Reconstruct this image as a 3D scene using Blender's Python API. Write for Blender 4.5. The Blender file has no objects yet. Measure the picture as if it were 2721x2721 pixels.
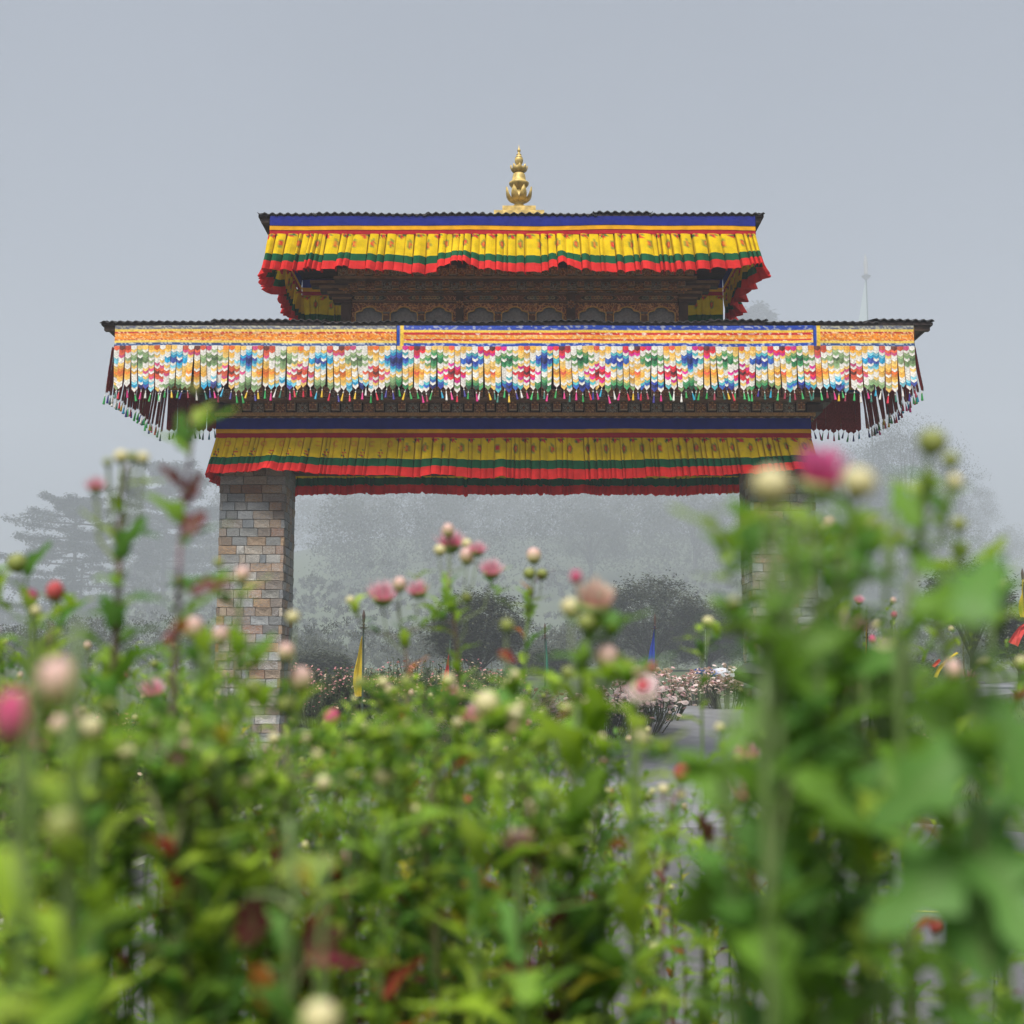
import bpy, bmesh, math, random
from mathutils import Vector, Matrix, noise

sc = bpy.context.scene
R = math.radians
# ------------------------------------------------------------------ camera
F, C0, PITCH, CAMZ = 3504.0, 1360.5, R(7.8), 1.70
cd = bpy.data.cameras.new('camera')
cam = bpy.data.objects.new('camera', cd)
sc.collection.objects.link(cam)
cam.location = (0, 0, CAMZ)
cam.rotation_euler = (R(90) + PITCH, 0, 0)
cd.sensor_width = 36.0
cd.lens = 36.0 * F / 2721.0
cd.clip_start, cd.clip_end = 0.05, 2000
cd.dof.use_dof = True
cd.dof.focus_distance = 22.0
cd.dof.aperture_fstop = 5.6
sc.camera = cam
# ------------------------------------------------------------------ sky
SUN_EL, SUN_AZ = R(56), R(196)          # behind the camera, a little to one side
w = bpy.data.worlds.new('World')
sc.world = w
w.use_nodes = True
nt = w.node_tree
nt.nodes.clear()
sky = nt.nodes.new('ShaderNodeTexSky')
sky.sky_type = 'NISHITA'
sky.sun_disc = False
sky.sun_elevation = SUN_EL
sky.sun_rotation = SUN_AZ
sky.dust_density = 6.0
sky.air_density = 1.0
over = nt.nodes.new('ShaderNodeMixRGB')     # closed cloud deck in front of the blue
over.inputs[0].default_value = 0.9
over.inputs[2].default_value = (.95, 1.035, 1.215, 1)
wtc, wn = nt.nodes.new('ShaderNodeTexCoord'), nt.nodes.new('ShaderNodeTexNoise')   # uneven cloud, very soft
wn.inputs['Scale'].default_value, wn.inputs['Detail'].default_value = 2.2, 3
wmr = nt.nodes.new('ShaderNodeMapRange')
wmr.inputs['From Min'].default_value, wmr.inputs['From Max'].default_value, wmr.inputs['To Min'].default_value, wmr.inputs['To Max'].default_value = .3, .7, .93, 1.07
wmx = nt.nodes.new('ShaderNodeMixRGB')
wmx.blend_type = 'MULTIPLY'
wmx.inputs[0].default_value = 1
nt.links.new(wtc.outputs['Generated'], wn.inputs['Vector'])
nt.links.new(wn.outputs['Fac'], wmr.inputs['Value'])
nt.links.new(wmr.outputs[0], wmx.inputs[2])
bg = nt.nodes.new('ShaderNodeBackground')
bg.inputs['Strength'].default_value = 0.10
wo = nt.nodes.new('ShaderNodeOutputWorld')
nt.links.new(sky.outputs[0], over.inputs[1])
nt.links.new(over.outputs[0], wmx.inputs[1])
nt.links.new(wmx.outputs[0], bg.inputs['Color'])
nt.links.new(bg.outputs[0], wo.inputs['Surface'])
# ------------------------------------------------------------------ sun (veiled by cloud)
ld = bpy.data.lights.new('sun', 'SUN')
ld.energy = 2.4
ld.angle = R(28)
ld.color = (1.0, 0.965, 0.92)
sun = bpy.data.objects.new('sun', ld)
sc.collection.objects.link(sun)
sdir = Vector((math.sin(SUN_AZ) * math.cos(SUN_EL), math.cos(SUN_AZ) * math.cos(SUN_EL), math.sin(SUN_EL)))
sun.rotation_euler = sdir.to_track_quat('Z', 'Y').to_euler()
# ------------------------------------------------------------------ exposure
sc.view_settings.view_transform = 'Standard'
sc.view_settings.look = 'None'
sc.view_settings.exposure = 1.6
sc.view_settings.gamma = 1.0
sc.view_settings.use_curve_mapping = False
sc.render.engine = 'CYCLES'
sc.cycles.use_denoising = True
sc.cycles.max_bounces = 10
sc.cycles.diffuse_bounces = 6
sc.cycles.volume_bounces = 2
sc.cycles.transmission_bounces = 4
sc.cycles.transparent_max_bounces = 4
sc.cycles.sample_clamp_indirect = 4.0
HAZE_DENSITY = 0.0018

# ================================================================== helpers
rnd = random.Random(7)
CP, SP = math.cos(PITCH), math.sin(PITCH)


def P(px, py, Y):
    """photo pixel (of 2721) at depth Y -> world point"""
    u, v = (px - C0) / F, (C0 - py) / F
    d = (u, CP - v * SP, SP + v * CP)
    t = Y / d[1]
    return Vector((u * t, Y, CAMZ + d[2] * t))


def XP(px, Y, py=1360): return P(px, py, Y).x
def ZP(py, Y): return P(1360, py, Y).z


def lerp(a, b, t): return a + (b - a) * t
def sstep(a, b, x):
    t = max(0.0, min(1.0, (x - a) / (b - a)))
    return t * t * (3 - 2 * t)
def mixc(a, b, t): return tuple(a[i] + (b[i] - a[i]) * t for i in range(3))
def nz(x, y=0.0, z=0.0): return noise.noise(Vector((x, y, z)))
def vary(c, r, a=0.15):
    k = 1 + r.uniform(-a, a)
    return tuple(max(0.0, x * k) for x in c)


def table(tab, x):
    if x <= tab[0][0]: return tab[0][1]
    for (a, va), (b, vb) in zip(tab, tab[1:]):
        if x <= b: return lerp(va, vb, (x - a) / (b - a))
    return tab[-1][1]


class MB:
    def __init__(s):
        s.v, s.f, s.c, s.m = [], [], [], []

    def add(s, vs, fs, col=(1, 1, 1), mi=0, cols=None):
        o = len(s.v)
        s.v.extend([tuple(p) for p in vs])
        s.c.extend(cols if cols else [col] * len(vs))
        for f in fs:
            s.f.append(tuple(i + o for i in f))
            s.m.append(mi)
        return s

    def box(s, x0, x1, y0, y1, z0, z1, col=(1, 1, 1), mi=0):
        vs = [(x0, y0, z0), (x1, y0, z0), (x1, y1, z0), (x0, y1, z0), (x0, y0, z1), (x1, y0, z1), (x1, y1, z1), (x0, y1, z1)]
        fs = [(0, 3, 2, 1), (4, 5, 6, 7), (0, 1, 5, 4), (1, 2, 6, 5), (2, 3, 7, 6), (3, 0, 4, 7)]
        return s.add(vs, fs, col, mi)

    def tube(s, pts, rads, n=6, col=(1, 1, 1), mi=0, cap=True):
        pts = [Vector(p) for p in pts]
        vs, fs = [], []
        a = None
        for i, p in enumerate(pts):
            t = (pts[min(i + 1, len(pts) - 1)] - pts[max(i - 1, 0)])
            if t.length < 1e-9: t = Vector((0, 0, 1))
            t.normalize()
            if a is None:
                a = t.cross(Vector((0, 1, 0)) if abs(t.y) < .9 else Vector((1, 0, 0))).normalized()
            else:
                a = (a - t * a.dot(t))
                a = a.normalized() if a.length > 1e-6 else t.orthogonal().normalized()
            b = t.cross(a)
            r = rads[i] if not isinstance(rads, (int, float)) else rads
            for k in range(n):
                an = 2 * math.pi * k / n
                vs.append(p + a * (r * math.cos(an)) + b * (r * math.sin(an)))
        for i in range(len(pts) - 1):
            for k in range(n):
                fs.append((i * n + k, i * n + (k + 1) % n, (i + 1) * n + (k + 1) % n, (i + 1) * n + k))
        if cap:
            fs.append(tuple(reversed(range(n))))
            fs.append(tuple(range((len(pts) - 1) * n, len(pts) * n)))
        return s.add(vs, fs, col, mi)

    def lathe(s, c, prof, n=16, col=(1, 1, 1), mi=0, cols=None):
        c = Vector(c)
        vs, fs, cc = [], [], []
        for j, (r, z) in enumerate(prof):
            for k in range(n):
                an = 2 * math.pi * k / n
                vs.append(c + Vector((r * math.cos(an), r * math.sin(an), z)))
                cc.append(cols[j] if cols else col)
        for j in range(len(prof) - 1):
            for k in range(n):
                fs.append((j * n + k, j * n + (k + 1) % n, (j + 1) * n + (k + 1) % n, (j + 1) * n + k))
        fs.append(tuple(reversed(range(n))))
        fs.append(tuple(range((len(prof) - 1) * n, len(prof) * n)))
        return s.add(vs, fs, mi=mi, cols=cc)

    def quad(s, c, a, b, col=(1, 1, 1), mi=0):
        c, a, b = Vector(c), Vector(a), Vector(b)
        return s.add([c - a - b, c + a - b, c + a + b, c - a + b], [(0, 1, 2, 3)], col, mi)

    def leafq(s, c, d, w, col=(1, 1, 1)):
        """a pointed leaf: base c, length vector d, half-width vector w"""
        c, d, w = Vector(c), Vector(d), Vector(w)
        return s.add([c, c + d * .45 + w, c + d, c + d * .45 - w], [(0, 1, 2, 3)], col)

    def mesh(s, name, mats, smooth=False):
        me = bpy.data.meshes.new(name)
        me.from_pydata(s.v, [], s.f)
        at = me.color_attributes.new('Col', 'FLOAT_COLOR', 'POINT')
        flat = []
        for c in s.c: flat.extend((c[0], c[1], c[2], 1.0))
        at.data.foreach_set('color', flat)
        for m in (mats if isinstance(mats, (list, tuple)) else [mats]): me.materials.append(m)
        if any(s.m): me.polygons.foreach_set('material_index', s.m)
        if smooth: me.polygons.foreach_set('use_smooth', [True] * len(s.f))
        me.update()
        return me

    def obj(s, name, mats, parent=None, smooth=False, **k):
        return link(name, s.mesh(name, mats, smooth), parent, **k)


WLOC = {}


def link(name, me, parent=None, loc=None, rot=None, scale=None, local=False):
    """mesh data -> object. Under a parent, coordinates are world ones unless local"""
    o = bpy.data.objects.new(name, me)
    sc.collection.objects.link(o)
    if loc is not None: o.location = loc
    if rot is not None: o.rotation_euler = rot
    if scale is not None: o.scale = scale if not isinstance(scale, (int, float)) else (scale,) * 3
    if parent is not None:
        o.parent = parent
        if not local:
            l = WLOC.get(parent.name)
            if l is not None: o.matrix_parent_inverse = Matrix.Translation(-l)
    return o


def thing(name, label, cat, loc=(0, 0, 0), group=None, rz=0.0):
    o = bpy.data.objects.new(name, None)
    o.empty_display_size = 0.1
    sc.collection.objects.link(o)
    o.location = loc
    o.rotation_euler = (0, 0, rz)
    if rz == 0: WLOC[o.name] = Vector(loc)
    return tag(o, label, cat, group)


def tag(o, label, cat, group=None, kind=None):
    o['label'] = label
    o['category'] = cat
    if group: o['group'] = group
    if kind: o['kind'] = kind
    return o


# ================================================================== materials
def mat(name, col=(.5, .5, .5), rough=.7, attr=False, nscale=0, namp=0.2, bump=0, bscale=60, transl=0.0, metal=0.0,
        rand=0.0, sheen=0.0, spec=.5, coord='Object'):
    m = bpy.data.materials.new(name)
    m.use_nodes = True
    t = m.node_tree
    b = t.nodes['Principled BSDF']
    b.inputs['Roughness'].default_value = rough
    b.inputs['Metallic'].default_value = metal
    b.inputs['Specular IOR Level'].default_value = spec
    if sheen: b.inputs['Sheen Weight'].default_value = sheen
    tc = t.nodes.new('ShaderNodeTexCoord')
    if attr:
        a = t.nodes.new('ShaderNodeAttribute')
        a.attribute_name = 'Col'
        out = a.outputs['Color']
    else:
        a = t.nodes.new('ShaderNodeRGB')
        a.outputs[0].default_value = (*col, 1)
        out = a.outputs[0]
    if nscale:
        n = t.nodes.new('ShaderNodeTexNoise')
        n.inputs['Scale'].default_value = nscale
        n.inputs['Detail'].default_value = 5
        t.links.new(tc.outputs[coord], n.inputs['Vector'])
        mr = t.nodes.new('ShaderNodeMapRange')
        mr.inputs['From Min'].default_value = .3
        mr.inputs['From Max'].default_value = .7
        mr.inputs['To Min'].default_value = 1 - namp
        mr.inputs['To Max'].default_value = 1 + namp
        t.links.new(n.outputs['Fac'], mr.inputs['Value'])
        mx = t.nodes.new('ShaderNodeMixRGB')
        mx.blend_type = 'MULTIPLY'
        mx.inputs[0].default_value = 1
        t.links.new(out, mx.inputs[1])
        t.links.new(mr.outputs[0], mx.inputs[2])
        out = mx.outputs[0]
    if rand:
        oi = t.nodes.new('ShaderNodeObjectInfo')
        mr = t.nodes.new('ShaderNodeMapRange')
        mr.inputs['To Min'].default_value = 1 - rand
        mr.inputs['To Max'].default_value = 1 + rand
        t.links.new(oi.outputs['Random'], mr.inputs['Value'])
        mx = t.nodes.new('ShaderNodeMixRGB')
        mx.blend_type = 'MULTIPLY'
        mx.inputs[0].default_value = 1
        t.links.new(out, mx.inputs[1])
        t.links.new(mr.outputs[0], mx.inputs[2])
        out = mx.outputs[0]
    t.links.new(out, b.inputs['Base Color'])
    if bump:
        n2 = t.nodes.new('ShaderNodeTexNoise')
        n2.inputs['Scale'].default_value = bscale
        n2.inputs['Detail'].default_value = 6
        t.links.new(tc.outputs[coord], n2.inputs['Vector'])
        bp = t.nodes.new('ShaderNodeBump')
        bp.inputs['Strength'].default_value = bump
        bp.inputs['Distance'].default_value = .02
        t.links.new(n2.outputs['Fac'], bp.inputs['Height'])
        t.links.new(bp.outputs[0], b.inputs['Normal'])
    if transl:
        tr = t.nodes.new('ShaderNodeBsdfTranslucent')
        t.links.new(out, tr.inputs['Color'])
        ms = t.nodes.new('ShaderNodeMixShader')
        ms.inputs[0].default_value = transl
        t.links.new(b.outputs[0], ms.inputs[1])
        t.links.new(tr.outputs[0], ms.inputs[2])
        t.links.new(ms.outputs[0], t.nodes['Material Output'].inputs['Surface'])
    return m


def stone_mat():
    m = bpy.data.materials.new('slate_stone')
    m.use_nodes = True
    t = m.node_tree
    b = t.nodes['Principled BSDF']
    b.inputs['Roughness'].default_value = .6
    oi = t.nodes.new('ShaderNodeObjectInfo')
    r = t.nodes.new('ShaderNodeValToRGB')
    r.color_ramp.interpolation = 'CONSTANT'
    pal = [(.20, .20, .19), (.29, .22, .15), (.13, .13, .125), (.36, .35, .32), (.31, .17, .085), (.25, .27, .28), (.24, .17, .115), (.17, .185, .19),
           (.33, .27, .19), (.26, .125, .065), (.42, .40, .36), (.21, .165, .13), (.28, .29, .285), (.15, .115, .085), (.37, .23, .12), (.23, .225, .20)]
    el = r.color_ramp.elements
    el[0].position, el[0].color = 0, (*pal[0], 1)
    el[1].position, el[1].color = 1 / 16, (*pal[1], 1)
    for i in range(2, 16):
        e = el.new(i / 16)
        e.color = (*pal[i], 1)
    t.links.new(oi.outputs['Random'], r.inputs[0])
    tc = t.nodes.new('ShaderNodeTexCoord')
    add = t.nodes.new('ShaderNodeVectorMath')
    add.operation = 'MULTIPLY_ADD'
    add.inputs[1].default_value = (1, 1, 1.6)
    t.links.new(tc.outputs['Object'], add.inputs[0])
    mul = t.nodes.new('ShaderNodeMath')
    mul.operation = 'MULTIPLY'
    mul.inputs[1].default_value = 50
    t.links.new(oi.outputs['Random'], mul.inputs[0])
    t.links.new(mul.outputs[0], add.inputs[2])
    n = t.nodes.new('ShaderNodeTexNoise')
    n.inputs['Scale'].default_value = 9
    n.inputs['Detail'].default_value = 8
    n.inputs['Distortion'].default_value = 1.6
    t.links.new(add.outputs[0], n.inputs['Vector'])
    mr = t.nodes.new('ShaderNodeMapRange')
    mr.inputs['From Min'].default_value, mr.inputs['From Max'].default_value = .33, .68
    mr.inputs['To Min'].default_value, mr.inputs['To Max'].default_value = .74, 1.6
    t.links.new(n.outputs['Fac'], mr.inputs['Value'])
    mx = t.nodes.new('ShaderNodeMixRGB')
    mx.blend_type = 'MULTIPLY'
    mx.inputs[0].default_value = 1
    fr = t.nodes.new('ShaderNodeMath')
    fr.operation = 'FRACT'
    m7 = t.nodes.new('ShaderNodeMath')
    m7.operation = 'MULTIPLY'
    m7.inputs[1].default_value = 37.3
    t.links.new(oi.outputs['Random'], m7.inputs[0])
    t.links.new(m7.outputs[0], fr.inputs[0])
    r2 = t.nodes.new('ShaderNodeValToRGB')
    r2.color_ramp.interpolation = 'CONSTANT'
    pal2 = [(.28, .285, .285), (.32, .25, .18), (.20, .22, .24), (.37, .37, .355), (.15, .15, .145), (.27, .275, .27)]
    e2 = r2.color_ramp.elements
    e2[0].position, e2[0].color = 0, (*pal2[0], 1)
    e2[1].position, e2[1].color = 1 / 6, (*pal2[1], 1)
    for i in range(2, 6):
        e = e2.new(i / 6)
        e.color = (*pal2[i], 1)
    t.links.new(fr.outputs[0], r2.inputs[0])
    n3 = t.nodes.new('ShaderNodeTexNoise')
    n3.inputs['Scale'].default_value = 4.5
    n3.inputs['Detail'].default_value = 6
    n3.inputs['Distortion'].default_value = 2.2
    t.links.new(add.outputs[0], n3.inputs['Vector'])
    mr3 = t.nodes.new('ShaderNodeMapRange')
    mr3.inputs['From Min'].default_value, mr3.inputs['From Max'].default_value = .38, .64
    mr3.inputs['To Min'].default_value, mr3.inputs['To Max'].default_value = .10, .80
    t.links.new(n3.outputs['Fac'], mr3.inputs['Value'])
    m3 = t.nodes.new('ShaderNodeMixRGB')
    t.links.new(mr3.outputs[0], m3.inputs[0])
    t.links.new(r.outputs[0], m3.inputs[1])
    t.links.new(r2.outputs[0], m3.inputs[2])
    t.links.new(m3.outputs[0], mx.inputs[1])
    t.links.new(mr.outputs[0], mx.inputs[2])
    t.links.new(mx.outputs[0], b.inputs['Base Color'])
    bp = t.nodes.new('ShaderNodeBump')
    bp.inputs['Strength'].default_value = .9
    bp.inputs['Distance'].default_value = .03
    t.links.new(n.outputs['Fac'], bp.inputs['Height'])
    t.links.new(bp.outputs[0], b.inputs['Normal'])
    return m


def carved_mat():
    """painted carved wood: brown-orange field with pale scroll lines and dark ground"""
    m = bpy.data.materials.new('painted_carving')
    m.use_nodes = True
    t = m.node_tree
    b = t.nodes['Principled BSDF']
    b.inputs['Roughness'].default_value = .6
    tc = t.nodes.new('ShaderNodeTexCoord')
    v = t.nodes.new('ShaderNodeTexVoronoi')
    v.feature = 'DISTANCE_TO_EDGE'
    v.inputs['Scale'].default_value = 13
    n = t.nodes.new('ShaderNodeTexNoise')
    n.inputs['Scale'].default_value = 7
    n.inputs['Detail'].default_value = 3
    mx0 = t.nodes.new('ShaderNodeMixRGB')
    mx0.blend_type = 'LINEAR_LIGHT'
    mx0.inputs[0].default_value = .12
    t.links.new(tc.outputs['Object'], n.inputs['Vector'])
    t.links.new(tc.outputs['Object'], mx0.inputs[1])
    t.links.new(n.outputs['Color'], mx0.inputs[2])
    t.links.new(mx0.outputs[0], v.inputs['Vector'])
    r = t.nodes.new('ShaderNodeValToRGB')
    el = r.color_ramp.elements
    el[0].position, el[0].color = 0, (.80, .46, .22, 1)
    el[1].position, el[1].color = .09, (.42, .15, .05, 1)
    e = el.new(.2); e.color = (.07, .035, .022, 1)
    e = el.new(.3); e.color = (.30, .10, .045, 1)
    t.links.new(v.outputs['Distance'], r.inputs[0])
    t.links.new(r.outputs[0], b.inputs['Base Color'])
    bp = t.nodes.new('ShaderNodeBump')
    bp.inputs['Strength'].default_value = .6
    bp.inputs['Distance'].default_value = .02
    bp.invert = True
    t.links.new(v.outputs['Distance'], bp.inputs['Height'])
    t.links.new(bp.outputs[0], b.inputs['Normal'])
    return m


def asphalt_mat():
    m = mat('wet_asphalt', (.088, .088, .090), rough=.5, nscale=1.2, namp=.22, bump=.35, bscale=140)
    t = m.node_tree
    b = t.nodes['Principled BSDF']
    tc = next(n for n in t.nodes if n.type == 'TEX_COORD')
    n = t.nodes.new('ShaderNodeTexNoise')
    n.inputs['Scale'].default_value = 160
    n.inputs['Detail'].default_value = 2
    t.links.new(tc.outputs['Object'], n.inputs['Vector'])
    mr = t.nodes.new('ShaderNodeMapRange')
    mr.inputs['From Min'].default_value, mr.inputs['From Max'].default_value = .35, .68
    mr.inputs['To Min'].default_value, mr.inputs['To Max'].default_value = .5, 1.8
    t.links.new(n.outputs['Fac'], mr.inputs['Value'])
    src = b.inputs['Base Color'].links[0].from_socket
    mx = t.nodes.new('ShaderNodeMixRGB')
    mx.blend_type = 'MULTIPLY'
    mx.inputs[0].default_value = 1
    t.links.new(src, mx.inputs[1])
    t.links.new(mr.outputs[0], mx.inputs[2])
    t.links.new(mx.outputs[0], b.inputs['Base Color'])
    return m


M = dict(
    cloth=mat('cloth', attr=True, rough=.85, nscale=7, namp=.16, transl=.28, spec=.15, bump=.35, bscale=16),
    brocade=mat('brocade', attr=True, rough=.5, nscale=34, namp=.28, transl=.14, spec=.25),
    tassel=mat('silk_tassel', attr=True, rough=.5, transl=.15),
    stone=stone_mat(),
    mortar=mat('mortar', (.19, .175, .15), .9, nscale=20, bump=.4),
    carved=carved_mat(),
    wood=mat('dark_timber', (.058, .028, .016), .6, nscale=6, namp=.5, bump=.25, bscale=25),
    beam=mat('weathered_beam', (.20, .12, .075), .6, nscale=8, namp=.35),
    paint=mat('painted_wood', attr=True, rough=.55, nscale=25, namp=.35),
    sheet=mat('corrugated_sheet', (.022, .020, .019), .45, nscale=5, namp=.5, metal=.2),
    fascia=mat('fascia_board', (.030, .013, .010), .6, nscale=10, namp=.4),
    gold=mat('gilded_copper', (.50, .36, .11), .55, nscale=11, namp=.4, metal=.15, spec=.4),
    blackring=mat('black_ring', (.01, .01, .01), .4),
    slate=mat('grey_panel', (.26, .27, .29), .6, nscale=30, namp=.25),
    asphalt=asphalt_mat(),
    slab=mat('worn_concrete', (.17, .174, .178), .45, nscale=3, namp=.18, bump=.2, bscale=90),
    linepaint=mat('worn_yellow_line', (.42, .34, .10), .7, nscale=30, namp=.4),
    soil=mat('soil', (.055, .040, .026), .9, nscale=5, namp=.5, bump=.6, bscale=20),
    turf=mat('turf', (.060, .085, .030), .9, nscale=3, namp=.45, bump=.6, bscale=12),
    bark=mat('bark', (.055, .045, .037), .9, nscale=12, namp=.4, bump=.5, bscale=20),
    foliage=mat('foliage', attr=True, rough=.6, transl=.25),
    plant=mat('plant_leaf', attr=True, rough=.55, transl=.45, nscale=60, namp=.25, spec=.3),
    petal=mat('petal', attr=True, rough=.6, transl=.45),
    stem=mat('plant_stem', attr=True, rough=.6),
    pole=mat('pole_paint', (.045, .075, .055), .5, nscale=14, namp=.3),
    flag=mat('flag_cloth', attr=True, rough=.8, transl=.35, nscale=7, namp=.08),
    iron=mat('rusty_iron', (.06, .035, .025), .6, nscale=18, namp=.4),
    umbrella=mat('umbrella_nylon', (.045, .046, .05), .5, nscale=6, namp=.15),
    metal=mat('dull_steel', (.25, .25, .25), .4, metal=.8),
    kerb=mat('kerb_stone', (.24, .23, .21), .8, nscale=8, namp=.3, bump=.3),
)

# ================================================================== setting
HILL = [(-900, 4), (-300, 5), (0, 8), (200, 12), (420, 22), (600, 27), (900, 33), (1400, 34), (2000, 34), (2300, 35), (2721, 27), (3400, 16)]


def G(x, y):
    """height of the natural ground"""
    z = 0.125 * max(0.0, min(y, 33) - 23)
    if y > 33: z += 0.03 * (min(y, 120) - 33)
    if y > 150:
        a = C0 + F * x / y
        z += sstep(220, 700, y) * (table(HILL, a) * 2.35 - 3) + 3.0 * sstep(150, 250, y) * nz(x * .0125, y * .0125)
    return z


def bank_h(x, y):
    h = 0.62 * (1 - sstep(3.5, 4.7, y)) * (1 - .0 * x)
    if y < 24: h = max(h, 0.60 * (1 - sstep(-4.1, -3.55, x)))
    return h


mb = MB()
xs = [i * 30.0 - 630 for i in range(43)]
ys = [-25, -10, 0, 10, 23, 28, 33, 40, 50, 60, 75, 90, 120, 135, 150] + [150 + 25 * i for i in range(1, 29)]
mb.add([(x, y, G(x, y) - (.03 if y < 150 else 0)) for y in ys for x in xs],
       [(j * 43 + i, j * 43 + i + 1, (j + 1) * 43 + i + 1, (j + 1) * 43 + i) for j in range(len(ys) - 1) for i in range(42)])
tag(mb.obj('ground', M['turf'], smooth=True), 'damp grassy ground rising into a foggy hillside behind the gate', 'ground', kind='structure')

EDGE_L = [(4, -3.4), (22, -3.4), (24, -3.0), (27, -1.4), (30, .8), (35, 4.2), (42, 9), (55, 18), (70, 28)]
EDGE_R = [(4, 8.0), (14, 8.0), (19, 4.2), (23.5, 4.2), (27, 5.8), (30, 7.6), (35, 10.8), (42, 15.5), (55, 24.5), (70, 35)]


def road_strip(name, y0, y1, m, label, cat, dz):
    b = MB()
    n = int((y1 - y0) / .5)
    for i in range(n + 1):
        y = y0 + (y1 - y0) * i / n
        l, r = table(EDGE_L, y), table(EDGE_R, y)
        for k in range(5):
            x = lerp(l, r, k / 4)
            b.v.append((x, y, G(x, y) + dz)); b.c.append((1, 1, 1))
    for i in range(n):
        for k in range(4):
            b.f.append((i * 5 + k, i * 5 + k + 1, i * 5 + k + 6, i * 5 + k + 5)); b.m.append(0)
    return tag(b.obj(name, m), label, cat, kind='structure')


road_strip('road', 4, 17.0, M['asphalt'], 'coarse grey asphalt road seen between the flower stems', 'road', .02)
road_strip('concrete_road', 17.0, 68, M['slab'], 'smooth wet grey road running under the gate and curving away', 'road', .02)
mb = MB()
for (a, b_) in ((3.02, 3.38), (3.52, 3.80), (3.86, 4.75), (4.9, 6.3)):
    ya = lambda x: 10.42 - .25 * (x - 3.4)
    mb.add([(a, ya(a), .026), (b_, ya(b_), .026), (b_, ya(b_) + .07, .026), (a, ya(a) + .07, .026)], [(0, 1, 2, 3)])
tag(mb.obj('road_marking', M['linepaint']), 'thin worn yellow line painted on the asphalt', 'road marking', kind='structure')


def kerb(name, tab, y0, y1, side, label):
    b = MB()
    n = int((y1 - y0) / .5)
    for i in range(n + 1):
        y = y0 + (y1 - y0) * i / n
        x = table(tab, y)
        z = G(x, y) + .02
        for dx, dz in ((0, -.1), (0, .12), (side * .16, .12), (side * .16, -.1)):
            b.v.append((x + dx, y, z + dz)); b.c.append((1, 1, 1))
    for i in range(n):
        for k in range(3):
            b.f.append((i * 4 + k, i * 4 + k + 1, i * 4 + k + 5, i * 4 + k + 4)); b.m.append(0)
    return tag(b.obj(name, M['kerb']), label, 'kerb', kind='structure')


kerb('kerb', EDGE_L, 5, 60, -1, 'low stone kerb along the flower side of the road')
kerb('kerb', EDGE_R, 24, 60, 1, 'low stone kerb along the grassy outer side of the road')

mb = MB()
nx, ny = 80, 70
for j in range(ny + 1):
    y = -4 + 28.0 * (j / ny) ** 1.0
    for i in range(nx + 1):
        x = -16 + 28.0 * i / nx
        h = bank_h(x, y)
        mb.v.append((x, y, h + (.06 * nz(x * 1.5, y * 1.5) if h > .1 else -.04))); mb.c.append((1, 1, 1))
for j in range(ny):
    for i in range(nx):
        mb.f.append((j * (nx + 1) + i, j * (nx + 1) + i + 1, (j + 1) * (nx + 1) + i + 1, (j + 1) * (nx + 1) + i)); mb.m.append(0)
tag(mb.obj('flower_bed_soil', M['soil'], smooth=True), 'raised bank of dark soil the flowers grow from', 'ground', kind='structure')

# ================================================================== the gate
YC = 22.5
YF, YB = 22.0, 23.07                     # faces of the pillars
LF, LB = 20.85, 24.15                    # eaves of both roofs
gate = thing('gateway', 'two-tiered ceremonial gate with stone pillars, carved friezes and dark corrugated roofs', 'gate', (0.09, YC, 0))

# ---- pillars
STN = {}
for k, wd in enumerate((.12, .20, .28, .36)):
    for v in range(3):
        r = random.Random(k * 10 + v)
        b = MB()
        bw = .006 / wd
        bh = .006 / .14
        j = lambda: r.uniform(-.010, .010)
        o = [(-.5, 0, -.5), (.5, 0, -.5), (.5, 0, .5), (-.5, 0, .5)]
        mid = [(x, -.045, z) for x, _, z in o]
        fr = [(x * (1 - 2 * bw) + j(), -.056 + j(), z * (1 - 2 * bh)) for x, _, z in o]
        b.add(o + mid + fr + [(0, -.058 + 2 * j(), 0)], [(i, (i + 1) % 4, 4 + (i + 1) % 4, 4 + i) for i in range(4)]
              + [(4 + i, 4 + (i + 1) % 4, 8 + (i + 1) % 4, 8 + i) for i in range(4)] + [(8 + i, 8 + (i + 1) % 4, 12) for i in range(4)])
        STN[k, v] = b.mesh('stone', M['stone'])
WIDTHS = (.12, .20, .28, .36)
PAL = [(.20, .20, .19), (.29, .22, .15), (.13, .13, .125), (.36, .35, .32), (.31, .17, .085), (.25, .27, .28), (.24, .17, .115), (.33, .27, .19), (.15, .115, .085)]


def split_course(L, r):
    out = []
    s = 0
    while s < L - .08:
        k = r.choice((0, 1, 2, 2, 3, 3)) if out else r.choice((0, 1, 2, 3))
        out.append(k)
        s += WIDTHS[k] + .005
    f = (L - .005 * (len(out) - 1)) / sum(WIDTHS[k] for k in out)
    x, res = 0, []
    for k in out:
        wdt = WIDTHS[k] * f
        res.append((k, x + wdt / 2, wdt))
        x += wdt + .005
    return res


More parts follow.
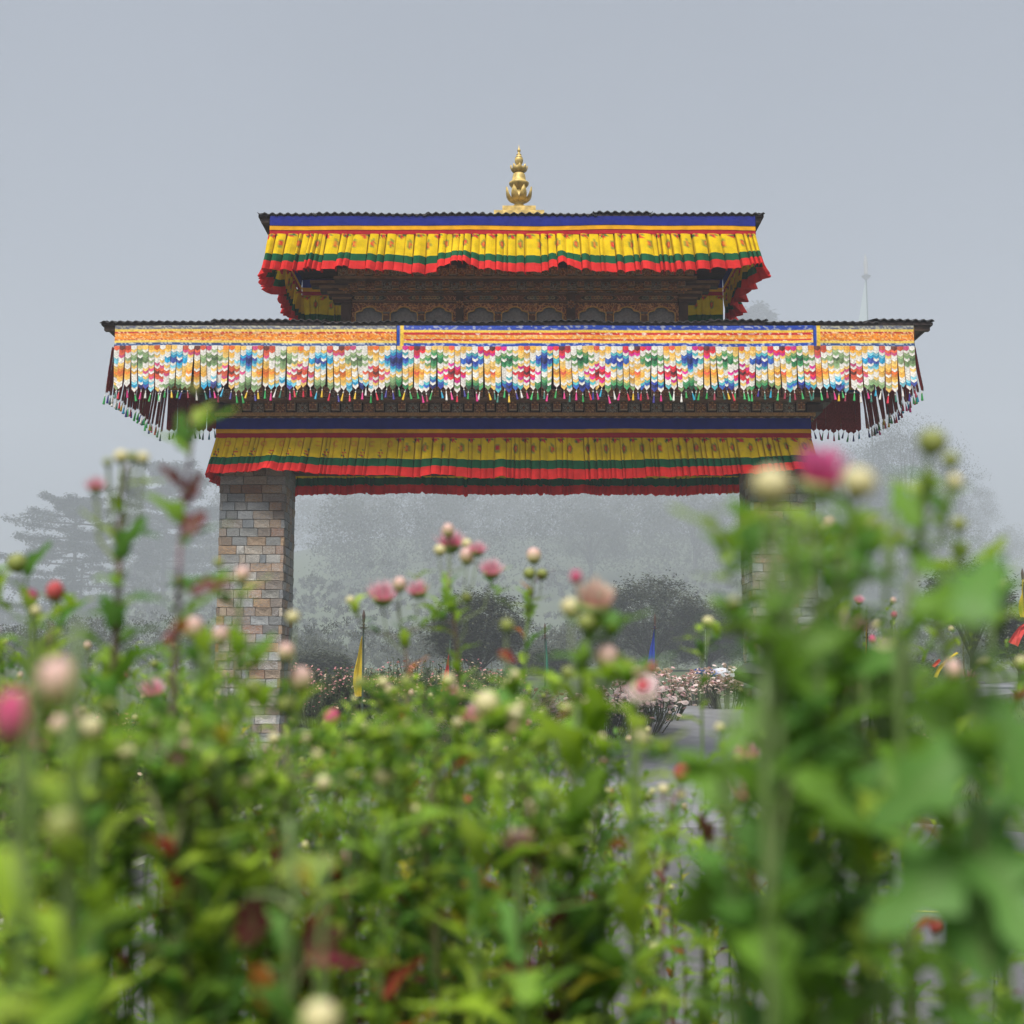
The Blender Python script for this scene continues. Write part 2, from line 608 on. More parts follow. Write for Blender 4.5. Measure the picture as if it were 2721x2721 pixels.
def pillar(x0, x1, inner, seed, label):
    r = random.Random(seed)
    H, ch = 5.75, .148
    b = MB().box(x0 + .05, x1 - .05, YF + .05, YB - .05, -.1, H)
    p = b.obj('pillar', M['mortar'], gate)
    p['label'] = label
    rest = MB()
    wx, wy = x1 - x0, YB - YF
    n = int(H / ch)
    for c in range(n):
        z = c * ch + ch / 2
        alt = c % 2
        for face in ('front', 'back', 'left', 'right'):
            Lf = wx if face in ('front', 'back') else wy
            e = 0.0 if (face in ('front', 'back')) == bool(alt) else .05   # corner stones alternate between the faces
            for k, s, wd in split_course(Lf - 2 * e, r):
                s += e
                if face == 'front': loc, rz = (x0 + s, YF + .05, z), 0
                elif face == 'back': loc, rz = (x1 - s, YB - .05, z), math.pi
                elif face == 'right': loc, rz = (x1 - .05, YF + s, z), math.pi / 2
                else: loc, rz = (x0 + .05, YB - s, z), -math.pi / 2
                if face == 'front' or face == inner:
                    link('stone', STN[k, r.randrange(3)], p, loc=loc, rot=(0, 0, rz), scale=(wd, 1, ch - .006)).matrix_parent_inverse = Matrix.Identity(4)
                else:
                    mt = Matrix.Translation(loc) @ Matrix.Rotation(rz, 4, 'Z') @ Matrix.Diagonal((wd, 1, ch - .006, 1))
                    me = STN[k, r.randrange(3)]
                    rest.add([mt @ v.co for v in me.vertices], [tuple(q.vertices) for q in me.polygons], vary(r.choice(PAL), r))
    q = rest.obj('stone_facing', M['paint'], p)
    q.matrix_parent_inverse = Matrix.Identity(4)
    q['kind'] = 'stuff'
    return p


PLX0, PLX1 = P(585, 1300, YF).x, P(757, 1300, YF).x
PRX0, PRX1 = P(1994, 1300, YF).x, P(2165, 1300, YF).x
for p, pid in ((pillar(PLX0, PLX1, 'right', 11, 'pillar of grey and rust-brown stone blocks, mostly in plain view'), 0),
               (pillar(PRX0, PRX1, 'left', 12, 'stone pillar mostly hidden behind tall blurred flower stems'), 1)):
    p.matrix_parent_inverse = Matrix.Translation(-Vector(gate.location))

# ---- lintel, walls, roof decks
LX0, LX1 = PLX0 - .02, PRX1 - .06
ZL0, ZL1 = ZP(1235, 21.95), ZP(1000, 21.95)
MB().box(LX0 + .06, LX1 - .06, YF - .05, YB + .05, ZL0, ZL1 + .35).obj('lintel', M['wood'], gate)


def roof(zf, x0, x1, yf, yb, rise, name, nsheet, seed):
    """hipped roof: soffit boards, fascia and separate corrugated sheets on the front and back slopes"""
    r = random.Random(seed)
    yc = (yf + yb) / 2
    hip = (yb - yf) / 2
    rf = MB()
    t = .05
    A = [(x0, yf, zf), (x1, yf, zf), (x1, yb, zf), (x0, yb, zf)]
    T = [(x0 + hip, yc, zf + rise), (x1 - hip, yc, zf + rise)]
    rf.add(A + T, [(0, 1, 5, 4), (1, 2, 5), (2, 3, 4, 5), (3, 0, 4), (0, 3, 2, 1)])
    deck = rf.obj(name, M['wood'], gate)
    fb = MB()
    h = .030
    for (a, b_) in ((0, 1), (1, 2), (2, 3), (3, 0)):
        p, q = Vector(A[a]), Vector(A[b_])
        d = (q - p).normalized()
        nrm = Vector((d.y, -d.x, 0)) * .02
        fb.add([p + Vector((0, 0, -h)) + nrm, q + Vector((0, 0, -h)) + nrm, q + nrm + Vector((0, 0, .02)), p + nrm + Vector((0, 0, .02)),
                p + Vector((0, 0, -h)) - nrm, q + Vector((0, 0, -h)) - nrm], [(0, 1, 2, 3), (0, 4, 5, 1)])
    ch(fb.obj('fascia_board', M['fascia'], deck))
    for sgn, y_e in ((-1, yf), (1, yb)):
        wS = (x1 - x0) / nsheet
        for i in range(nsheet):
            a, b_ = x0 + i * wS - .03, x0 + (i + 1) * wS + .03
            s = MB()
            n = 34
            dz = r.choice((-.006, 0, .006, .012, .03))
            tilt = r.uniform(-.02, .02)
            for j in range(2):
                for k in range(n + 1):
                    x = lerp(a, b_, k / n)
                    q = j
                    dh = hip
                    run = dh if j else 0
                    # follow the hip near the ends
                    lim = min(1.0, max(.12, min(x - x0, x1 - x) / hip + .1))
                    fr = (lim if j else -.035)
                    yy = lerp(y_e, yc, fr)
                    zz = zf + .030 + rise * fr + .018 * math.sin(2 * math.pi * x / .128) + dz + tilt * (k / n - .5)
                    s.v.append((x, yy, zz)); s.c.append((1, 1, 1))
            for k in range(n):
                s.f.append((k, k + 1, n + 2 + k, n + 1 + k)); s.m.append(0)
            o = len(s.v)
            s.v += [(x, y, z - .014) for (x, y, z) in s.v[:]]
            s.c += [(1, 1, 1)] * o
            for k in range(n):
                s.f.append((o + k + 1, o + k, o + n + 1 + k, o + n + 2 + k)); s.m.append(0)
                s.f.append((k + 1, k, o + k, o + k + 1)); s.m.append(0)
            ch(s.obj('corrugated_sheet', M['sheet'], deck))
    # side slopes
    for xa, xb in ((x0, x0 + hip), (x1, x1 - hip)):
        s = MB()
        n = 60
        for k in range(n + 1):
            y = lerp(yf, yb, k / n)
            wv = .020 * math.sin(2 * math.pi * y / .128)
            f2 = 1 - abs(2 * k / n - 1)
            s.v += [(xa + (-.03 if xa < 0 else .03), y, zf + .035 + wv), (lerp(xa, xb, f2), y, zf + .035 + rise * f2 + wv)]
            s.c += [(1, 1, 1)] * 2
        for k in range(n):
            s.f.append((2 * k, 2 * k + 1, 2 * k + 3, 2 * k + 2)); s.m.append(0)
        ch(s.obj('corrugated_sheet', M['sheet'], deck))
    return deck


def ch(o, base=None):
    """sub-part of a gate part whose own origin is the world origin"""
    o.matrix_parent_inverse = Matrix.Identity(4)
    return o


ZE1 = ZP(864, LF) + .03                           # lower eave
ZE2 = ZP(577, LF) + .03                           # upper eave
X1a, X1b = P(273, 850, LF).x, P(2475, 850, LF).x
X2a, X2b = P(690, 568, LF).x, P(2026, 568, LF).x
roof(ZE1, X1a, X1b, LF, LB, .36, 'lower_roof', 15, 3)
roof(ZE2, X2a, X2b, LF, LB, .42, 'upper_roof', 9, 4)
# timber ends poking out under the eave corners
for zz, xa, xb in ((ZE1, X1a, X1b), (ZE2, X2a, X2b)):
    for x, s in ((xa, 1), (xb, -1)):
        MB().box(min(x + s * .02, x + s * .30), max(x + s * .02, x + s * .30), LF + .03, LF + .13, zz - .11, zz - .034).obj('rafter_end', M['wood'], gate)

# walls of the two tiers
WX0, WX1 = P(912, 780, 22.0).x, P(1826, 780, 22.0).x
MB().box(WX0 + .1, WX1 - .1, 22.045, 22.9, ZE1 + .3, ZE2 - .02).obj('upper_wall', M['slate'], gate)
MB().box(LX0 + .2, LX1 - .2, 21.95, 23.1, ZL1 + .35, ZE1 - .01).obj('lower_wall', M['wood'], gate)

# ---- carved blocks
def rosette(n, R0, col1, col2, depth):
    b = MB()
    for i in range(n):
        a = 2 * math.pi * i / n
        ca, sa = math.cos(a), math.sin(a)
        pts = []
        for (rr, ww, dd) in ((.28, .0, 0), (.62, .21, 0), (1.0, .0, 0), (.62, -.21, 0)):
            pts.append((R0 * (rr * ca - ww * sa), -.002, R0 * (rr * sa + ww * ca)))
        m = (R0 * .62 * ca, -depth, R0 * .62 * sa)
        b.add(pts + [m], [(0, 1, 4), (1, 2, 4), (2, 3, 4), (3, 0, 4)], cols=[col2] * 4 + [col1])
    k = 8
    ring = [(R0 * .24 * math.cos(2 * math.pi * i / k), -.004, R0 * .24 * math.sin(2 * math.pi * i / k)) for i in range(k)]
    b.add(ring + [(0, -depth * 1.3, 0)], [(i, (i + 1) % k, k) for i in range(k)], col=(.30, .12, .05))
    return b.mesh('rosette', M['paint'])


GREY, RUST, DARK, TAN = (.66, .55, .44), (.58, .20, .07), (.025, .02, .02), (.80, .45, .22)
ROS = [rosette(8, .092, DARK, GREY, .02), rosette(8, .092, (.16, .03, .015), TAN, .02), rosette(4, .066, RUST, TAN, .02)]


def bevbox(wd, hh, dp, col, edge):
    b = MB()
    e = .012
    o = [(-wd / 2, 0, -hh / 2), (wd / 2, 0, -hh / 2), (wd / 2, 0, hh / 2), (-wd / 2, 0, hh / 2)]
    mid = [(x, -dp + e, z) for x, _, z in o]
    fr = [(x * (1 - 2 * e / wd), -dp, z * (1 - 2 * e / hh)) for x, _, z in o]
    b.add(o + mid + fr, [(i, (i + 1) % 4, 4 + (i + 1) % 4, 4 + i) for i in range(4)] + [(4 + i, 4 + (i + 1) % 4, 8 + (i + 1) % 4, 8 + i) for i in range(4)] + [(8, 9, 10, 11)],
          cols=[edge] * 8 + [col] * 4)
    return b.mesh('beam_end', M['paint'])


BIGB = [bevbox(.185, .185, .05, (.15, .12, .10), (.50, .42, .35)), bevbox(.185, .185, .05, (.20, .085, .045), (.55, .33, .20))]
SMALLB = bevbox(.13, .165, .13, (.24, .10, .05), (.46, .34, .25))


def block_row(x0, x1, y, z, n, seed, start=0):
    r = random.Random(seed)
    st = (x1 - x0) / n
    for i in range(n):
        x = x0 + (i + .5) * st
        k = r.randrange(2)
        o = ch(link('beam_end', BIGB[k], gate, loc=(x, y, z - .012)))
        o.matrix_parent_inverse = Matrix.Translation(-Vector(gate.location))
        q = link('rosette', ROS[k], o, loc=(0, -.051, 0), local=True)
        o = link('beam_end', SMALLB, gate, loc=(x + st / 2, y, z + .022))
        link('rosette', ROS[2], o, loc=(0, -.131, 0), local=True)


def moulding(x0, x1, y, z0, z1, seed, name='moulding', step=.16):
    """a beam with a row of small carved clouds along its face"""
    r = random.Random(seed)
    zm = lerp(z0, z1, .55)
    b = MB().box(x0, x1, y - .06, y + .12, zm, z1, (.42, .21, .07)).box(x0 + .02, x1 - .02, y, y + .10, z0, zm, (.14, .07, .04))
    n = int((x1 - x0) / step)
    for i in range(n):
        xc = x0 + (i + .5) * (x1 - x0) / n
        col = (.40, .20, .12) if i % 2 else (.10, .10, .11)
        ed = (.62, .38, .24) if i % 2 else (.36, .36, .35)
        for dx, rr in ((-.045, .034), (0, .046), (.045, .034)):
            k = 7
            hgt = (zm - z0) * .9
            ring = [(xc + dx + rr * math.cos(math.pi * q / (k - 1)), y - .02, z0 + .004 + hgt * rr / .046 * math.sin(math.pi * q / (k - 1))) for q in range(k)]
            b.add(ring + [(xc + dx, y - .045, z0 + .01)], [((q + 1), q, k) for q in range(k - 1)], cols=[ed] * k + [col])
    return b.obj(name, M['paint'], gate)


yy = 21.92
moulding(WX0 - .06, WX1 + .06, yy, ZP(779, yy), ZP(768, yy), 1)
block_row(WX0 + .05, WX1 - .12, yy - .02, ZP(757, yy), 20, 5)
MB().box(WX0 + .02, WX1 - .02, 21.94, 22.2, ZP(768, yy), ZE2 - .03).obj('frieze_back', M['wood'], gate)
MB().box(WX0 - .12, WX1 + .12, yy - .30, yy + .01, ZP(744, 21.7), ZP(737, 21.7)).obj('beam', M['beam'], gate)
block_row(WX0 - .1, WX1 + .0, yy - .22, ZP(726, 21.7), 21, 6)
# cartouche panel
zc0, zc1 = ZP(799, yy), ZP(782, yy)
MB().box(WX0 + .02, WX1 - .02, yy + .03, yy + .2, zc0, zc1, (.17, .065, .04)).obj('painted_panel', M['paint'], gate)
for z0, z1 in ((zc1, zc1 + .018), (zc0 - .018, zc0)):
    MB().box(WX0, WX1, yy - .0, yy + .2, z0, z1).obj('rail', M['beam'], gate)
nl = 6
for i in range(nl):
    xa, xb = lerp(WX0, WX1, (i + .12) / nl), lerp(WX0, WX1, (i + .78) / nl)
    b = MB()
    zm, hz = (zc0 + zc1) / 2, (zc1 - zc0) / 2 - .012
    out = [(xa, zm), (xa + .06, zm - hz), (xb - .06, zm - hz), (xb, zm), (xb - .06, zm + hz), (xa + .06, zm + hz)]
    b.add([(x, yy + .028, z) for x, z in out] + [(lerp((xa + xb) / 2, x, .94), yy + .015, lerp(zm, z, .75)) for x, z in out],
          [(k, (k + 1) % 6, 6 + (k + 1) % 6, 6 + k) for k in range(6)] + [tuple(range(6, 12))], cols=[(.55, .38, .24)] * 6 + [(.035, .035, .035)] * 6)
    rr = random.Random(i)
    for k in range(9):
        xk = lerp(xa + .1, xb - .1, (k + .5) / 9)
        cc = rr.choice([(.55, .26, .12), (.45, .38, .25), (.24, .28, .24), (.6, .4, .2)])
        ring = [(xk + .045 * math.cos(q * math.pi / 3 + .4), yy + .012, zm + .034 * math.sin(q * math.pi / 3 + .4)) for q in range(6)]
        b.add(ring + [(xk, yy + .002, zm)], [(q, (q + 1) % 6, 6) for q in range(6)], cols=[cc] * 6 + [DARK])
    b.obj('cartouche', M['paint'], gate)
    # fretwork between the cartouches
    x2 = lerp(WX0, WX1, (i + 1.12) / nl) if i < nl - 1 else WX1 - .05
    b = MB()
    for k in range(7):
        xk = lerp(xb + .02, x2 - .06, (k + .2) / 7)
        dx = .05 if k % 2 else -.05
        b.add([(xk, yy + .024, zm - hz * .8), (xk + .014, yy + .024, zm - hz * .8), (xk + .014 + dx, yy + .024, zm + hz * .8), (xk + dx, yy + .024, zm + hz * .8)], [(0, 1, 2, 3)], (.58, .32, .2))
    b.obj('fretwork', M['paint'], gate)

# arcade of lobed openings
def lobes(h, wd):
    """contour of a lobed arch from the left foot to the right foot: half width wd, height h"""
    pts = [(-wd, 0)]
    for a in range(0, 91, 18):
        t = R(a)
        pts.append((-wd + .27 * wd * (1 - math.cos(t)), .42 * h + .22 * h * math.sin(t)))
    for a in range(0, 91, 15):
        t = R(a)
        pts.append((-.50 * wd + .47 * wd * (1 - math.cos(t)), .70 * h + .25 * h * math.sin(t)))
    half = pts + [(0, h)]
    return half + [(-x, z) for x, z in reversed(half[:-1])]


ya = 21.98
za, zb = ZP(801, ya), ZE1 + .20
colpx = [(908, 935), (1212, 1232), (1505, 1528), (1803, 1826)]
bays = [(935, 1212), (1232, 1505), (1528, 1803)]
zvis = ZP(852, ya)
for k, (a, b_) in enumerate(bays):
    xa, xb = P(a, 800, ya).x, P(b_, 800, ya).x
    u = (xb - xa) / 3
    for i in range(3):
        xc = xa + (i + .5) * u
        wd = u * .395
        h = ZP(814, ya) - zvis + .0
        cont = [(-wd, zb - zvis)] + lobes(h, wd) + [(wd, zb - zvis)]
        fr = [(xc + x, zvis + z) for x, z in cont]
        outer = [(xc + u / 2, zb), (xc + u / 2, za), (xc - u / 2, za), (xc - u / 2, zb)]
        poly = fr + outer
        bm = bmesh.new()
        vs = [bm.verts.new((x, ya, z)) for x, z in poly]
        f = bm.faces.new(vs)
        bm.normal_update()
        bmesh.ops.triangulate(bm, faces=[f])
        ext = bmesh.ops.extrude_face_region(bm, geom=bm.faces[:])
        bmesh.ops.translate(bm, vec=(0, .05, 0), verts=[e for e in ext['geom'] if isinstance(e, bmesh.types.BMVert)])
        bmesh.ops.recalc_face_normals(bm, faces=bm.faces[:])
        me = bpy.data.meshes.new('arch_panel')
        bm.to_mesh(me)
        bm.free()
        me.materials.append(M['carved'])
        ap = link('arch_panel', me, gate)
        rim = MB().tube([(x, ya - .004, z) for x, z in fr], .0135, 5, (.70, .42, .13))
        ch(rim.obj('arch_rim', M['paint'], ap))
        for xx in ((xc - u / 2) if i else None, ):
            if xx is not None:
                o = ch(link('rosette', ROS[1], ap, loc=(xx, ya - .003, zvis + h * .78), scale=1.05))
                ft = MB().box(xx - u * .10, xx + u * .10, ya - .02, ya, zvis + .12, zvis + .155, (.17, .15, .13)).box(xx - u * .1, xx + u * .1, ya - .015, ya, zb, zvis + .09, (.13, .06, .03))
                ch(ft.obj('foot_block', M['paint'], ap))
for a, b_ in colpx:
    xa, xb = P(a, 800, ya).x, P(b_, 800, ya).x
    c = MB().box(xa, xb, ya - .09, ya + .1, ZE1 + .15, zc1 + .03).obj('column', M['wood'], gate)
    if a in (908, 1803):
        s = 1 if a > 1360 else -1
        xm = (xa + xb) / 2
        for zz, ext, hh in ((ZP(800, ya), .14, .035), (ZP(786, ya), .22, .045), (ZP(772, ya), .36, .05), (ZP(758, ya), .52, .05)):
            x0_, x1_ = sorted((xm - s * .10, xm + s * (.1 + ext)))
            ch(MB().box(x0_, x1_, ya - .13, ya + .05, zz, zz + hh).obj('bracket', M['beam'], c))
            ch(MB().box(x0_ + .02, x1_ - .02, ya - .11, ya + .05, zz - .06, zz, (.05, .022, .015)).obj('bracket', M['paint'], c))
        o = ch(link('rosette', ROS[2], c, loc=(xm, ya - .135, ZP(781, ya) + .02), scale=.9))
    else:
        ch(link('rosette', ROS[1], c, loc=((xa + xb) / 2, ya - .093, zvis + .26), scale=.9))

# frieze below the lower roof
yl = 21.78
moulding(LX0 - .05, LX1 + .05, yl, ZP(1118, yl), ZP(1098, yl), 2, step=.2)
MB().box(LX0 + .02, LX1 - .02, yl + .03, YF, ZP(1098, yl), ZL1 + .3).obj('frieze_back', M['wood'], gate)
block_row(LX0 + .12, LX1 - .2, yl, ZP(1083, yl), 26, 7)
MB().box(LX0 - .1, LX1 + .1, yl - .30, yl + .02, ZP(1064, 21.55), ZP(1058, 21.55)).obj('beam', M['beam'], gate)
block_row(LX0 + .0, LX1 - .1, yl - .2, ZP(1047, 21.55), 27, 8)
for s, x in ((-1, LX0), (1, LX1)):     # stepped bracket ends on the corners
    for k, ext in enumerate((.16, .30, .46)):
        x0_, x1_ = sorted((x - s * .1, x + s * ext))
        MB().box(x0_, x1_, yl - .12, YB, ZP(1098, yl) + k * .16, ZP(1098, yl) + .13 + k * .16).obj('bracket', M['wood'], gate)

# ---- finial
fy = YC
px = fy / F * 1.035
fx = P(1379, 470, fy).x
fin = MB().box(fx - 66 * px, fx + 66 * px, fy - .43, fy + .43, ZE2 + .25, ZP(558, fy - .43)).obj('finial', M['gold'], gate)
ZQ = lambda y: ZP(y, fy)
ch(MB().box(fx - 44 * px, fx + 44 * px, fy - .28, fy + .28, ZP(558, fy - .43), ZP(546, fy - .28)).obj('plinth', M['gold'], fin))
def lt(name, prof, m='gold'):
    return ch(MB().lathe((fx, fy, 0), [(r * px, ZQ(y)) for r, y in prof], 28).obj(name, M[m], fin, smooth=True))
lt('neck', [(18, 549), (12, 546), (12.6, 543), (11, 541), (12.8, 538), (11, 535), (11, 500), (9, 500)])
lt('lotus_cup', [(10, 540), (16, 537), (21, 530), (21, 523), (16, 515), (10, 507)])
lt('bell', [(9, 508), (12, 503), (20, 498), (26, 491), (27, 487), (23, 484), (18.5, 481), (17.8, 472), (16, 464), (12, 460), (7, 459.5)])
lt('upper_cup', [(6, 462), (8, 458), (14, 452), (15, 446), (8, 440)])
lt('globe', [(5, 442), (7, 438), (10.5, 432), (11.4, 427), (10.6, 421), (8, 417), (6.5, 412), (4, 408), (2.5, 405), (4.4, 402), (5, 400.5), (3.5, 397), (1.2, 393), (.5, 386), (.1, 385)])
lt('ring', [(9.6, 421.5), (10.6, 420), (9.4, 418.5)], 'blackring')
lt('ring', [(6.6, 413), (7.2, 411.8), (6.2, 410.6)], 'blackring')


def petal_mesh(r0, y0, r1, y1, r2, y2, wmax):
    b = MB()
    nn = 8
    for j in range(nn + 1):
        t = j / nn
        rr = (1 - t) ** 2 * r0 + 2 * t * (1 - t) * r1 + t * t * r2
        zz = ZQ((1 - t) ** 2 * y0 + 2 * t * (1 - t) * y1 + t * t * y2)
        wdt = wmax * math.sin(math.pi * min(1, .20 + .80 * t)) ** .6
        for i in range(5):
            q = i / 2 - 1
            b.v.append(((rr + 3.5 * (1 - q * q)) * px, q * wdt * px, zz)); b.c.append((1, 1, 1))
    for j in range(nn):
        for i in range(4):
            b.f.append((j * 5 + i, j * 5 + i + 1, (j + 1) * 5 + i + 1, (j + 1) * 5 + i)); b.m.append(0)
    return b.mesh('petal', M['gold'], True)


pm1 = petal_mesh(11, 538, 36, 534, 34, 501, 10.5)
pm2 = petal_mesh(7, 459, 22, 457, 20, 440, 7.5)
for i in range(8):
    for pm, off in ((pm1, 0.39), (pm2, .1)):
        ch(link('petal', pm, fin, loc=(fx, fy, 0), rot=(0, 0, i * math.pi / 4 + off)))

# ================================================================== cloth hangings
BLUE, YEL, RED = (.016, .024, .22), (.76, .36, .006), (.42, .014, .022)
PYEL, PGRN, PRED = (.74, .51, .002), (.006, .095, .038), (.66, .026, .024)
LEAFG, FRED, ORNG = (.015, .14, .05), (.60, .03, .03), (.70, .20, .02)


def print_yellow(s, t, pat):
    """flower print on the yellow cloth: s metres along, t 0..1 down"""
    per = .30
    k = math.floor(s / per)
    q = s / per - k
    if pat in (0, 2):
        # red and green leaf pairs hanging from the top
        for ang, c in ((.55, FRED), (-.55, LEAFG), (0.05, FRED), (1.2, LEAFG), (-1.2, FRED)):
            dx, dz = (q - .22) * per, t * .34
            a, b = dx * math.cos(ang) - dz * math.sin(ang), dx * math.sin(ang) + dz * math.cos(ang)
            if .008 < b < .085 and abs(a) < .015 * math.sin(math.pi * (b - .008) / .077): return c
        d = math.hypot((q - .72) * per / .042, (t - .48) * .34 / .075)
        if d < .38: return ORNG
        if d < .62: return FRED
        if d < 1: return mixc(LEAFG, PYEL, .35)
    if pat in (1, 2):
        for (cx, cz, c) in ((.2, .72, FRED), (.3, .62, LEAFG), (.26, .85, FRED), (.36, .75, FRED), (.16, .86, LEAFG), (.3, .92, LEAFG)):
            if math.hypot((q - cx) * per, (t - cz) * .34) < .016: return c
        if pat == 1:
            d = math.hypot((q - .75) * per / .05, (t - .3) * .34 / .06)
            if .5 < d < .95: return mixc(ORNG, PYEL, .3)
    return PYEL


def skirt(parent, O, U, N, L, zt, zb_fn, seed, amp=.035, lean=.06, flare=.0, pleat=.13, splits=(.57, .77), pat=0, gust=.05, tt=.0, wild=0.0, rag=0.0, bunch=1.0):
    """pleated three-colour skirt of a valance. O start of its top edge, U along, N outwards, L length"""
    r = random.Random(seed)
    prof = []
    s = 0.0
    while s < L:
        wd = pleat * r.choice((.45, .7, .9, 1.1, 1.5)) * r.uniform(.85, 1.15)
        e = min(wd, L - s)
        k = r.choice((.25, .55, .9, 1.1, 1.5)) * r.uniform(.85, 1.1)
        for q, d, sh in ((0, -1.1, 0), (.09, -1.2, .02), (.13, .1, -.10), (.18, .85, -.07), (.36, 1, 0), (.55, .9, 0), (.74, .6, 0), (.92, .15, .06)):
            prof.append((s + q * e, d * k, sh * e))
        s += wd
    prof.append((L, 0, 0))
    U, N, O = Vector(U), Vector(N), Vector(O)

    ev = [(r.uniform(0, L), r.uniform(.08, .30), r.uniform(.008, .045) * bunch, r.uniform(-.4, 1)) for _ in range(int(L * 1.3) + 1)]

    def pos(i, t):
        s, d, sh = prof[i]
        A = amp * (.30 + .70 * t)
        g = gust * nz(s * .9 + seed * 3.1, seed) + wild * nz(s * 2.3, seed * 1.7)
        zb = zb_fn(s) - .35 * max(0, -g) * 0 + .35 * abs(wild * nz(s * 2.3, seed * 1.7)) * 1.0 + .016 * nz(s * 9, 3.3) + .020 * nz(s * 3.1, seed * .7)
        zb += rag * (nz(s * 17, seed) + .6 * nz(s * 41, seed))
        for (es, ew, eh, eo) in ev:      # places where the cloth is bunched up and kicks out
            q = math.exp(-((s - es) / ew) ** 2)
            zb += eh * q
            g += .16 * eo * q
        z = zt + (zb - zt) * t
        out = A * d + lean * t + (g * t * t)
        al = sh * (.3 + .7 * t) * 1.2 + (s / L - .5) * 2 * flare * t + .02 * t * nz(s * 4, 5 + seed)
        p = O + U * (s + al) + N * out
        return (p.x, p.y, z)

    names = (('yellow_skirt', 0, splits[0]), ('green_border', splits[0], splits[1]), ('red_hem', splits[1], 1.0))
    for bi, (nm, t0, t1) in enumerate(names):
        b = MB()
        rows = 15 if bi == 0 else 4
        for j in range(rows + 1):
            t = lerp(t0, t1, j / rows)
            for i in range(len(prof)):
                b.v.append(pos(i, t))
                if bi == 0: c = print_yellow(prof[i][0], t / splits[0], pat if pat != 9 else (1 if prof[i][0] < L * .3 else 0))
                else: c = (PGRN, PRED)[bi - 1]
                b.c.append(c)
        n = len(prof)
        for j in range(rows):
            for i in range(n - 1):
                b.f.append((j * n + i, j * n + i + 1, (j + 1) * n + i + 1, (j + 1) * n + i)); b.m.append(0)
        b.obj(nm, M['cloth'], parent, smooth=False)


def bands(parent, O, U, N, L, rows, seed, sag=.022):
    """flat top bands: rows = [(name, z_top, z_bottom, colour)]"""
    U, N, O = Vector(U), Vector(N), Vector(O)
    n = max(8, int(L / .12))
    for nm, z1, z0, c in rows:
        b = MB()
        for j in range(3):
            for i in range(n + 1):
                s = L * i / n
                p = O + U * s + N * (.012 * nz(s * 1.3, seed) + .004 * j)
                w = (sag * nz(s * .8, seed + 9) + .004 * nz(s * 6, seed)) if z1 < rows[0][1] - .001 or j else 0
                b.v.append((p.x, p.y, lerp(z1, z0, j / 2) + w)); b.c.append(c)
        for j in range(2):
            for i in range(n):
                k = n + 1
                b.f.append((j * k + i, j * k + i + 1, (j + 1) * k + i + 1, (j + 1) * k + i)); b.m.append(0)
        b.obj(nm, M['cloth'], parent)


def valance(label, O, U, N, L, zs, zb_fn, seed, **k):
    zs = [zs[0] + (.025 if N[1] < -.5 else .06)] + zs[1:]
    o = thing('pleated_valance', label, 'valance', (O[0] + U[0] * L / 2, O[1] + U[1] * L / 2, zb_fn(L / 2)))
    bands(o, O, U, N, L, [('blue_band', zs[0], zs[1], BLUE), ('yellow_band', zs[1], zs[2], YEL), ('red_band', zs[2], zs[3], RED)], seed)
    skirt(o, O, U, N, L, zs[3] + .004, zb_fn, seed, **k)
    return o


# ---- upper roof valances
y0 = 20.815
zs = [ZP(578, y0), ZP(599, y0), ZP(611, y0), ZP(623, y0)]
ux0, ux1 = P(717, 600, y0).x, P(2007, 600, y0).x
hem_t = [(0, 716), (.09, 722), (.2, 716), (.3, 727), (.38, 727), (.42, 716), (.5, 726), (.6, 722), (.72, 725), (.82, 722), (.92, 712), (1, 708)]
zbu = lambda s: ZP(table(hem_t, s / (ux1 - ux0)), y0 - .1)
valance('yellow, green and red pleated valance along the front of the upper roof', (ux0, y0, 0), (1, 0, 0), (0, -1, 0), ux1 - ux0, zs, zbu, 21,
        amp=.09, lean=.10, flare=.10, gust=.24, pat=0, pleat=.15, rag=.012)
zbm = zs[3] + (zbu(2) - zs[3])
yb_ = 24.185
valance('pleated valance with ruffled red hem on the left end of the upper roof', (ux0, yb_, 0), (0, -1, 0), (-1, 0, 0), yb_ - y0, zs, lambda s: zbm, 22,
        amp=.06, lean=.10, gust=.10, wild=.28, pleat=.2)
valance('pleated valance blown into stacked red ruffles on the right end of the upper roof', (ux1, y0, 0), (0, 1, 0), (1, 0, 0), yb_ - y0, zs, lambda s: zbm, 23,
        amp=.07, lean=.02, gust=.10, wild=.36, pleat=.22)
valance('sunlit back valance of the upper roof glowing yellow at both ends behind the frieze', (ux1, yb_, 0), (-1, 0, 0), (0, 1, 0), ux1 - ux0, zs, lambda s: zbm, 24,
        amp=.03, lean=.04)

# ---- lintel valances
y0 = 21.70
zs = [ZP(1115, y0), ZP(1140, y0), ZP(1151, y0), ZP(1164, y0)]
lx0, lx1 = PLX0 - .03, PRX1 - .10
zl_t = [(0, 1258), (.12, 1258), (.35, 1268), (.6, 1275), (.8, 1266), (1, 1250)]
zbl = lambda s: ZP(table(zl_t, s / (lx1 - lx0)), y0 - .05)
valance('yellow, green and red pleated valance across the front of the lintel', (lx0, y0, 0), (1, 0, 0), (0, -1, 0), lx1 - lx0, zs, zbl, 31,
        amp=.06, lean=.07, flare=.12, pleat=.12, rag=.010, bunch=.6, pat=9, gust=.04, splits=(.55, .76))
zlb = ZP(1306, 23.4)
valance('back lintel valance whose dark red hem shows through the archway', (lx1, 23.38, 0), (-1, 0, 0), (0, 1, 0), lx1 - lx0, zs, lambda s: zlb - .05 + .03 * nz(s * .5), 32, amp=.06, lean=.03, rag=.035, bunch=.25)
